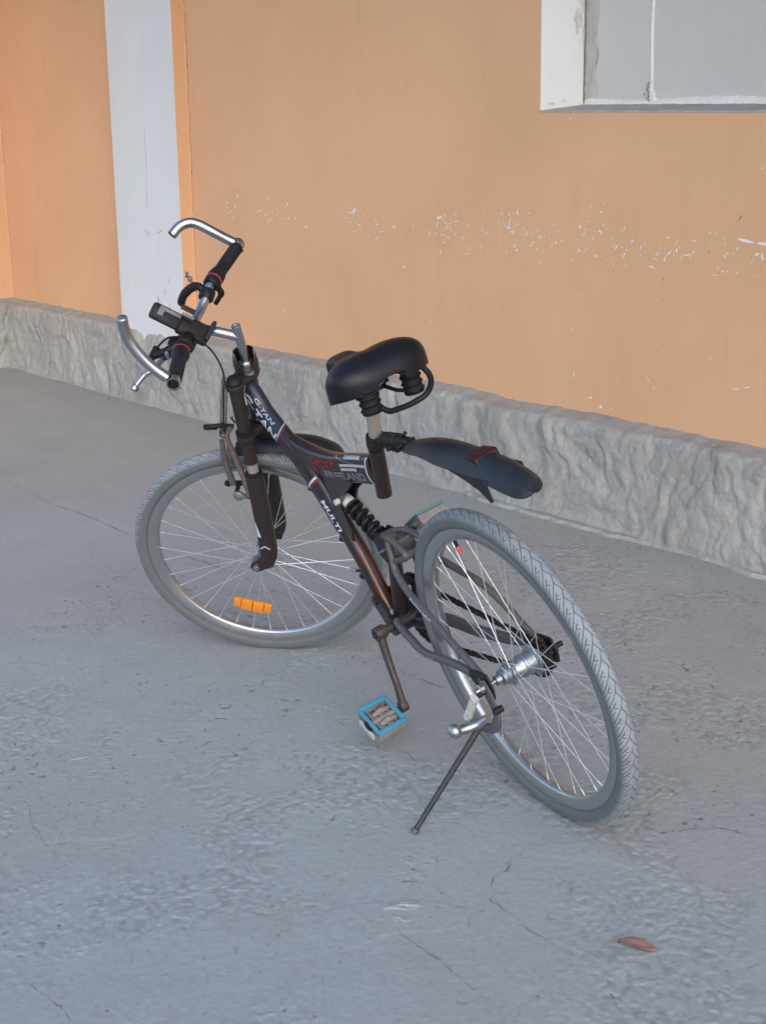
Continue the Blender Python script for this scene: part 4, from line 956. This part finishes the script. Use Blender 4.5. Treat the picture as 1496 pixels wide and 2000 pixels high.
def valve(w, ang, ri, capm, ln):
    d = Vector((math.cos(ang), 0, math.sin(ang))); mb = MB(); mb.tube([d * (ri - .0), d * (ri - ln)], .0042, 10); v_ = part(mb, 'valve', 'rubber', w)
    mb = MB(); mb.lathe(d * (ri - ln + .002), -d, [(0, .0045), (.0, .0055), (.012, .005), (.016, .003), (.016, 0)], 12); part(mb, 'valve_cap', capm, v_)
valve(rw, math.atan2(.246, .115), .288, 'redcap', .018)
valve(fwh, math.atan2(-.047, -.231), .268, 'pedalgrey', .02)
# orange wheel reflector between the spokes
mb = MB(); rc_ = Vector((.043, 0, -.178)); ar = math.atan2(rc_.z, rc_.x); er = Vector((math.cos(ar), 0, math.sin(ar))); et = Vector((-math.sin(ar), 0, math.cos(ar)))
Rm = Matrix((et, er.cross(et) * -1, er)).transposed()
refl = empty('wheel_reflector', fwh)
def rbox(name, x, w_, h_, th, mat):
    mb = MB(); yy = .012 - abs(x) * .02; mb.box(er * (.183 - .6 * x * x * 3) + et * x + Vector((0, yy, 0)), (w_, th, h_), R=Rm, bev=.002); return part(mb, name, mat, refl)
for x, w_ in ((-.0155, .029), (.0155, .029)): rbox('reflector_lens', x, w_, .034, .011, 'orange')
for x, w_ in ((-.041, .020), (.041, .020)): rbox('reflector_end', x, w_, .030, .009, 'orange')
mb = MB(); mb.box(er * .183 + Vector((0, .004, 0)), (.09, .004, .024), R=Rm, bev=.001); part(mb, 'reflector_back', 'orange', refl)

# ------------------------------------------------------------------ kickstand
mb = MB(); Loft([((.004, .0885, .362), .016, .0035), ((-.010, .089, .340), .017, .0035), ((-.028, .092, .310), .014, .0045), ((-.030, .096, .285), .012, .006), ((-.012, .099, .264), .011, .007), ((.012, .102, .256), .009, .008), ((.034, .104, .256), .009, .008)], 2.6).mesh(mb, 18)
ks = part(mb, 'kickstand', 'stay')
tip = Vector((.0562, .3041, .0985)); tp = Vector((.028, .100, .262)); dk = (tip - tp).normalized()
pts = [tp.lerp(tip, i / 14) for i in range(15)]
mb = MB(); mb.tube(pts, [.0070 - .0014 * i / 14 for i in range(15)], 12); part(mb, 'leg', 'rod', ks)
mb = MB(); mb.lathe(tip - dk * .004, dk, [(-.004, .0066), (-.002, .0085), (.004, .0085), (.004, 0)], 14); part(mb, 'foot', 'stay', ks)
mb = MB(); mb.tube(cr([(.006, .096, .278), (.022, .112, .268), (.032, .135, .266), (.036, .158, .271), (.038, .168, .275)], 5), [.0105] * 20 + [.0115], 16); part(mb, 'foot_lever', 'chrome', ks)
mb = MB(); mb.lathe((.036, .160, .272), (0, 1, .1), [(-.012, 0), (-.010, .010), (-.003, .0150), (.004, .0155), (.010, .012), (.014, .006), (.015, 0)], 20); part(mb, 'lever_knob', 'steel', ks)
mb = MB(); mb.tube([(-.008, .118, .345), (.055, .118, .272)], .0078, 14); q = []
for i in range(9 * 10 + 1):
    a = 2 * pi * i / 10; d_ = Vector((.07, 0, -.08)).normalized(); e_ = d_.cross(Y); q.append(Vector((-.012, .118, .349)).lerp(Vector((.053, .118, .274)), i / 90) + (e_ * math.cos(a) + Y * math.sin(a)) * .0082)
mb.tube(q, .0014, 6); part(mb, 'stand_spring', 'clear', ks)
mb = MB(); mb.tube([(-.004, .09, .345), (-.006, .112, .343)], .0055, 10); part(mb, 'pivot_bolt', 'greasy', ks)
mb = MB(); mb.tube([(-.046, .085, .318), (-.046, .104, .318)], .0075, 12); part(mb, 'pivot_bolt', 'greasy', ks)

# ------------------------------------------------------------------ fork and steering (steered frame)
fork = empty('fork', bike)
for sg in (1, -1):
    y = .058 * sg
    mb = MB(); mb.tube([(-.003, y, .30), (-.003, y, .40)], .0140, 20); part(mb, 'stanchion_tube', 'post', fork, steer=True)
    mb = MB(); mb.tube([(-.003, y, .335), (-.003, y, .562)], .0165, 20); part(mb, 'stanchion', 'fork', fork, steer=True)
    mb = MB(); Loft([((-.003, y, .300), .0185, .0185), ((-.003, y, .285), .0215, .0195), ((-.002, y, .20), .0225, .0195), ((.000, y, .12), .0225, .0185), ((.003, y, .055), .023, .017), ((.010, y, .025), .020, .011), ((.020, y, .006), .014, .008)], 2.6).mesh(mb, 24)
    leg = part(mb, 'fork_leg', 'fork', fork, steer=True)
    mb = MB(); mb.lathe((-.003, y, .296), (0, 0, 1), [(0, .0185), (.003, .0215), (.010, .0205), (.013, .015)], 20); part(mb, 'wiper_seal', 'rubber', fork, steer=True)
    mb = MB(); mb.prism([(.045 + .016 * math.cos(a), .016 * math.sin(a)) for a in [-2.2, -1.5, -.8, 0, .8, 1.5]] + [(.012, .05), (-.012, .03), (.0, .0)], y - .004 - .002 * sg, y + .003 - .002 * sg); part(mb, 'fork_dropout', 'fork', fork, steer=True)
    if sg == 1:
        lg = Loft([((-.003, y, .285), .0215, .0195), ((-.002, y, .20), .0225, .0195), ((.000, y, .12), .0225, .0185), ((.003, y, .055), .023, .017)], 2.6)
        mb = MB(); n = 12
        rows = [[(.150 + .055 * i / n, (-.2 + .75 * 0 + 1.15 * (k / 6 - .5) * (.25 + .75 * math.sin(pi * min(1, i / n * .9 + .05)))) * .018 - .002) for k in range(7)] for i in range(n + 1)]
        sect(mb, rows, lg, .0008); part(mb, 'black_decal', 'navy', fork, steer=True)
        mb = MB(); rows = [[(.200 + q * .004 + .010 * abs(k / 6 - .5) * 2, (k / 6 - .5) * 1.25 * .020 - .003) for k in range(7)] for q in range(2)]; sect(mb, rows, lg, .0012)
        rows = [[(.118 + .055 * i / 8, -.0175 + .0050 * q * i / 8) for q in range(3)] for i in range(9)]; sect(mb, rows, lg, .0012)
        part(mb, 'white_decal', 'white', fork, steer=True)
mb = MB()
for z0, z1, hx in ((.405, .425, .024), (.548, .563, .024)):
    pass
def crown(z, th, name):
    mb = MB(); prof = []
    out = []
    for cx, cy, r, a0, a1 in ((-.003, .058, .0225, -60, 150), (-.024, 0, .030, 150, 210), (-.003, -.058, .0225, 210, 420)):
        for k in range(9):
            a = math.radians(a0 + (a1 - a0) * k / 8)
            out.append((cx + r * math.cos(a), cy + r * math.sin(a)))
    # order as simple loop: left circle, back, right circle, front
    left = [(-.003 + .0225 * math.cos(math.radians(a)), .058 + .0225 * math.sin(math.radians(a))) for a in range(-20, 201, 20)]
    right = [(-.003 + .0225 * math.cos(math.radians(a)), -.058 + .0225 * math.sin(math.radians(a))) for a in range(160, 381, 20)]
    back = [(-.040, .028), (-.050, .012), (-.050, -.012), (-.040, -.028)]; front_ = [(.010, -.03), (.006, 0), (.010, .03)]
    loop = left + back + right + front_; n = len(loop)
    rings = [(z - th / 2, .94), (z - th / 2 + .003, 1), (z + th / 2 - .003, 1), (z + th / 2, .94)]
    vs = []; cxm = -.01
    for zz, s_ in rings: vs += [((x - cxm) * s_ + cxm, y * (1 - (1 - s_) * .3), zz) for x, y in loop]
    fs = [(i * n + k, i * n + (k + 1) % n, (i + 1) * n + (k + 1) % n, (i + 1) * n + k) for i in range(3) for k in range(n)]
    fs += [tuple(range(n))[::-1], tuple(3 * n + k for k in range(n))]
    mb.add(vs, fs); return part(mb, name, 'fork', fork, steer=True)
crown(.412, .020, 'lower_crown'); crown(.556, .014, 'upper_crown')
for sg in (1, -1):
    mb = MB(); mb.lathe((-.003, .058 * sg, .562), (0, 0, 1), [(0, .019), (.005, .020), (.010, .018), (.015, .013), (.019, .012), (.020, 0)], 20); part(mb, 'stanchion_cap', 'rubber', fork, steer=True)
mb = MB(); mb.lathe((-.022, 0, .560), (0, 0, 1), [(0, .024), (.006, .026), (.014, .023), (.020, .017), (.020, 0)], 24); part(mb, 'headset_cup', 'greasy', fork, steer=True); mb = MB(); mb.lathe((-.003, .058, .428), (0, 0, -1), [(0, .0165), (0, .0225), (.010, .0225)], 18); part(mb, 'stanchion_ring', 'greasy', fork, steer=True)
# flared collar wrapped round the quill with a V notch facing sideways
mb = MB(); rows = []
for i in range(33):
    a = 2 * pi * i / 32; notch = max(0, math.cos(a - math.radians(112))) ** 1.5; h = .054 * (1 - .93 * notch)
    rb, rtp = .0285, .0255
    rows.append([(-.022 + rb * math.cos(a), rb * math.sin(a), .560), (-.022 + rb * 1.08 * math.cos(a), rb * 1.0 * math.sin(a), .560 + h * .45), (-.022 + rtp * math.cos(a), rtp * math.sin(a), .562 + h), (-.022 + (rtp - .003) * math.cos(a), (rtp - .003) * math.sin(a), .562 + h), (-.022 + (rb - .003) * math.cos(a), (rb - .003) * math.sin(a), .560)])
mb.grid(rows); part(mb, 'stem_collar', 'paint', fork, steer=True)
mb = MB(); mb.lathe((-.022, 0, .580), (0, 0, 1), [(0, .0155), (0, .0175), (.006, .0175), (.009, .0155), (.009, .011)], 8); part(mb, 'lock_nut', 'steel', fork, steer=True)

# stem and handlebar
mb = MB(); mb.tube([(-.024, 0, .565), (-.021, 0, .63), (-.017, 0, .683)], .0112, 20); mb.lathe((-.017, 0, .683), (.06, 0, 1), [(0, .0112), (.003, .0105), (.004, .006), (.001, .005), (.001, 0)], 20)
mb.tube([(-.019, 0, .655), (.03, 0, .670), (.072, 0, .681)], [.0122, .0118, .0118], 18); mb.lathe((.088, -.020, .684), Y, [(0, 0), (0, .0165), (.003, .018), (.037, .018), (.040, .0165), (.040, 0)], 22)
stem = part(mb, 'stem', 'chrome', steer=True)
barp = [(.035, -.292, .732), (.037, -.27, .730), (.066, -.165, .720), (.070, -.135, .716), (.075, -.105, .703), (.083, -.075, .689), (.088, -.04, .684), (.088, 0, .684), (.088, .04, .684), (.083, .075, .690), (.076, .105, .703), (.073, .135, .714), (.070, .165, .718), (.052, .27, .727), (.049, .290, .729)]
mb = MB(); bp = cr(barp, 8); mb.tube(bp, .0111, 20); bar = part(mb, 'handlebar', 'chrome', steer=True)
BP = [Vector(p) for p in bp]
def bat(y):    # point and direction on bar at lateral y
    i = min(range(len(BP) - 1), key=lambda j: abs((BP[j].y + BP[j + 1].y) / 2 - y)); d = (BP[i + 1] - BP[i]).normalized(); f = (y - BP[i].y) / (BP[i + 1].y - BP[i].y); return BP[i].lerp(BP[i + 1], f), d
for sg in (1, -1):
    p0, d = bat(.135 * sg); p1, _ = bat(.288 * sg); d = (p1 - p0).normalized(); Ln = (p1 - p0).length
    mb = MB(); mb.lathe(p0, d, [(0, 0), (0, .017), (.004, .0195), (.018, .0200), (.021, .0175)], 24); part(mb, 'twist_shifter', 'black', bar, steer=True)
    mb = MB(); mb.lathe(p0 + d * .020, d, [(0, .017), (.0, .0205), (.0035, .0205), (.0035, .017)], 24); part(mb, 'red_ring', 'red', bar, steer=True)
    prof = [(.0235, .0165), (.0235, .0200), (.034, .0212), (.046, .0195), (.060, .0165), (.074, .0158)]
    z_ = .078
    while z_ < Ln - .01: prof += [(z_, .0164), (z_ + .0035, .0164), (z_ + .0045, .0156), (z_ + .0065, .0156)]; z_ += .0075
    prof += [(Ln - .006, .0170), (Ln - .001, .0165), (Ln - .001, .011)]
    mb = MB(); mb.lathe(p0, d, prof, 28); part(mb, 'grip', 'rubber', bar, steer=True)
    pc, dc = bat(.297 * sg)
    mb = MB(); mb.lathe(pc - d * .010, d, [(0, .011), (0, .0145), (.002, .0155), (.018, .0160), (.021, .0150), (.021, .0125), (.002, .0118), (.002, 0)], 24)
    mb.tube([pc + Vector((-.012, 0, -.016)), pc + Vector((.014, 0, -.018))], .0032, 8); mb.box(pc + Vector((.0, 0, -.017)), (.010, .012, .008), bev=.002)
    clamp_ = part(mb, 'bar_end_clamp', 'chrome', bar, steer=True)
    mb = MB(); mb.lathe(pc + d * .0005, d, [(.0098, .0121), (.0090, .0108), (.001, .0104), (.001, 0)], 20); part(mb, 'tube_mouth', 'greasy', bar, steer=True)
bl = cr([(.060, .297, .741), (.087, .295, .767), (.112, .293, .802), (.128, .29, .838), (.131, .289, .868), (.130, .289, .888)], 7)
br = cr([(.041, -.294, .742), (.060, -.293, .755), (.088, -.29, .777), (.118, -.29, .797), (.140, -.285, .806), (.162, -.272, .803), (.178, -.252, .792)], 7)
for q in (bl, br):
    mb = MB(); T0 = (q[-1] - q[-2]).normalized(); mb.tube(q, .0122, 20, cap=False); mb.lathe(q[-1], -T0, ([(0, .0122), (0, .0102), (.03, .0098), (.03, 0)] if q is br else [(0, .0122), (-.003, .0108), (-.005, .006), (-.0055, 0)]), 20); part(mb, 'bar_end', 'chrome', bar, steer=True)
# brake levers
mb = MB(); pL, dL = bat(.105); mb.lathe(pL - dL * .010, dL, [(0, .011), (0, .0175), (.002, .0185), (.022, .0185), (.024, .0175), (.024, .011)], 20)
mb.tube(cr([pL + Vector((.008, .01, 0)), (.098, .120, .705), (.118, .128, .700), (.142, .13, .694)], 5), [.011] * 5 + [.010] * 5 + [.0095] * 5 + [.010], 14); mb.tube([(.142, .11, .700), (.150, .15, .690)], .0085, 12); mb.tube([(.100, .145, .702), (.125, .150, .690)], .005, 8)
lv1 = part(mb, 'brake_lever', 'black', steer=True)
mb = MB(); mb.tube(cr([(.118, .140, .692), (.134, .185, .690), (.152, .195, .683), (.168, .21, .670), (.176, .222, .662)], 5), [.006] * 5 + [.0065] * 5 + [.006] * 5 + [.0055] * 6, 12); mb.lathe((.171, .214, .667), (.4, .6, -.4), [(-.004, 0), (-.002, .008), (.004, .0105), (.010, .009), (.014, 0)], 14); mb.disc((.105, .150, .704), (0, .4, 1), .005, .02, 10); part(mb, 'lever_blade', 'chrome', lv1, steer=True)
mb = MB(); pR, dR = bat(-.110); mb.lathe(pR - dR * .012, dR, [(0, .011), (0, .0175), (.002, .0185), (.022, .0185), (.024, .0175), (.024, .011)], 20)
mb.tube(cr([pR, (.093, -.122, .722), (.114, -.13, .715), (.134, -.13, .700), (.146, -.13, .682), (.149, -.13, .670)], 5), [.0095] * 8 + [.011] * 8 + [.010] * 8 + [.008] * 2, 14)
lv2 = part(mb, 'brake_lever', 'black', steer=True)
mb = MB(); mb.tube([(.108, -.13, .720), (.117, -.13, .746)], [.004, .0035], 8); mb.lathe((.113, -.13, .735), (.3, 0, 1), [(0, .0035), (.0, .006), (.008, .006), (.010, .0035)], 10); mb.tube([(.119, -.124, .748), (.121, -.138, .752)], .0035, 8); mb.tube([(.149, -.13, .672), (.150, -.132, .660)], .0035, 8); part(mb, 'adjuster', 'steel', lv2, steer=True)
mb = MB(); mb.tube(cr([(.062, -.15, .716), (.056, -.15, .700), (.052, -.151, .685), (.060, -.152, .672), (.072, -.153, .656)], 5), [.010] * 5 + [.008] * 8 + [.006] * 8, 12); part(mb, 'shift_lever', 'black', lv2, steer=True)
# light and phone holder over the stem
def orient(a, b):    # x axis along a->b
    x = (Vector(b) - Vector(a)).normalized(); z = Vector((.25, .55, .9)); z = (z - x * z.dot(x)).normalized(); y = z.cross(x); return Matrix((x, y, z)).transposed()
Rh = orient((.040, .03, .66), (.150, .03, .735))
dev = empty('handlebar_lamp', bike)
mb = MB(); mb.box((.078, .022, .690), (.078, .046, .030), R=Rh, bev=.006); part(mb, 'lamp_housing', 'brownbox', dev, steer=True)
mb = MB(); mb.box((.133, .03, .735), (.075, .040, .019), R=Rh, bev=.008); part(mb, 'phone_case', 'black', dev, steer=True)
zz = Rh @ Vector((0, 0, 1)); xx = Rh @ Vector((1, 0, 0)); yy_ = Rh @ Vector((0, 1, 0))
mb = MB(); mb.box(Vector((.133, .03, .735)) + zz * .0100 + xx * -.012 - yy_ * .012, (.040, .008, .0012), R=Rh, bev=.0003); mb.box(Vector((.133, .03, .735)) + zz * .0100 + xx * .014 - yy_ * .005, (.013, .022, .0012), R=Rh, bev=.0003); part(mb, 'phone_screen', 'screen', dev, steer=True)
mb = MB(); mb.box((.082, .03, .730), (.030, .006, .030), R=Rh, bev=.001); part(mb, 'clamp_plate', 'screen', dev, steer=True)
mb = MB(); mb.box(Vector((.078, .026, .748)), (.034, .012, .006), R=Rh, bev=.002); mb.box((.094, .040, .672), (.046, .040, .030), R=Rh, bev=.005); mb.box((.040, .02, .683), (.010, .05, .030), R=Rh, bev=.003)
mb.tube([bat(.050)[0], bat(.088)[0]], .0175, 18); mb.box(bat(.075)[0] + Vector((.02, -.005, -.005)), (.045, .030, .030), bev=.007)
part(mb, 'lamp_clamp', 'black', dev, steer=True)
# cables
def cable(pts, r, mat='black', name='brake_cable'):
    mb = MB(); mb.tube(cr(pts, 8), r, 8); return part(mb, name, mat, steer=True)
cable([(.070, .035, .668), (.054, .02, .643), (.036, .03, .620), (.024, .04, .590), (.022, .05, .565)], .0022)
cable([(.098, .07, .700), (.120, .080, .708), (.142, .09, .695), (.147, .115, .690)], .0025)
cable([(.022, .05, .565), (.028, .06, .535), (.036, .062, .49), (.046, .055, .445), (.050, .05, .42)], .0020)
q = []; pth = cr([(.013, .068, .585), (.018, .07, .560), (.028, .07, .520), (.036, .07, .480), (.044, .066, .448), (.052, .06, .425)], 40)
mb = MB(); NT = 26
for i, p_ in enumerate(pth):
    T = (pth[min(i + 1, len(pth) - 1)] - pth[max(0, i - 1)]).normalized(); e = T.cross(Y).normalized(); e2_ = T.cross(e); a = 2 * pi * NT * i / (len(pth) - 1); q.append(p_ + (e * math.cos(a) + e2_ * math.sin(a)) * .0076)
mb.tube(q, .0009, 5); part(mb, 'coil_sleeve', 'greasy', steer=True)
# front brake arms, pads
mb = MB(); mb.tube(cr([(.034, .040, .428), (.048, .046, .405), (.042, .047, .36), (.036, .047, .32), (.026, .050, .27), (.020, .052, .235)], 5), [.0065] * 10 + [.0075] * 10 + [.009] * 6, 12); mb.box((.010, .056, .232), (.036, .018, .018), bev=.004)
fb = part(mb, 'front_brake', simple('dusty_red_brown', (.10, .055, .05), .5, .2, (.26, .22, .21), 120, .6), steer=True)
mb = MB(); mb.tube([(.062, .050, .395), (.066, .050, .33), (.058, .050, .262)], [.0065, .0075, .0085], 12); mb.tube([(.048, .048, .400), (.060, .048, .30), (.054, .048, .26)], .0022, 8); part(mb, 'brake_arm', 'stay', fb, steer=True)
mb = MB(); mb.box((.062, .030, .250), (.05, .012, .011), bev=.003); mb.tube([(.050, .025, .250), (.050, .062, .246)], .0055, 10); mb.tube([(.072, .028, .262), (.072, .05, .258)], .005, 10); part(mb, 'brake_pad', 'greasy', fb, steer=True)
mb = MB(); mb.lathe((.046, .060, .236), (.1, 1, 0), [(0, 0), (0, .013), (.003, .0145), (.007, .0140), (.010, .008), (.011, 0)], 20); mb.disc((.030, .066, .236), Y, .006, .01, 12); part(mb, 'brake_bolt', 'steel', fb, steer=True)
mb = MB(); mb.tube([(.030, .035, .425), (.060, .034, .428), (.100, .034, .424)], [.006, .006, .0065], 10); mb.box((.088, .034, .424), (.035, .011, .013), bev=.003); mb.tube(cr([(.055, .034, .418), (.068, .034, .400), (.056, .036, .392), (.045, .04, .405)], 6), .0018, 6); part(mb, 'noodle_lever', 'greasy', fb, steer=True)
mb = MB(); mb.tube(cr([(.030, .02, .425), (.034, .025, .445), (.022, .030, .452), (.010, .035, .435), (.012, .050, .40)], 6), .0028, 8); part(mb, 'noodle_pipe', 'steel', fb, steer=True)
# front mudguard under the crown
rows = []; rin = []
sp = cr([(.045, 0, .352), (0, 0, .360), (-.06, 0, .364), (-.11, 0, .364), (-.155, 0, .356), (-.195, 0, .336), (-.218, 0, .314)], 6)
for i, c in enumerate(sp):
    u = i / (len(sp) - 1); w = .028 + .010 * min(1, u * 2)
    if u > .85: w *= math.sqrt(max(0, 1 - ((u - .85) / .16) ** 2)) * .8 + .2
    rows.append([(c.x, (-1 + 2 * k / 12) * w, c.z - .020 * abs(-1 + 2 * k / 12) ** 2.2 + (.0015 if k in (2, 10) else 0)) for k in range(13)]); rin.append([(x, y * .96, z - .0026) for x, y, z in rows[-1]])
mb = MB(); mb.grid(rows); mb.grid(rin); mb.grid([[r[0] for r in rows], [r[0] for r in rin]]); mb.grid([[r[-1] for r in rows], [r[-1] for r in rin]]); mb.grid([rows[-1], rin[-1]]); mb.grid([rows[0], rin[0]])
fm = part(mb, 'front_mudguard', 'fender', steer=True)
mb = MB(); mb.box((-.030, 0, .385), (.050, .030, .026), bev=.005); mb.tube([(-.05, -.02, .388), (-.05, .024, .388)], .005, 10); part(mb, 'mudguard_bracket', 'greasy', fm, steer=True)
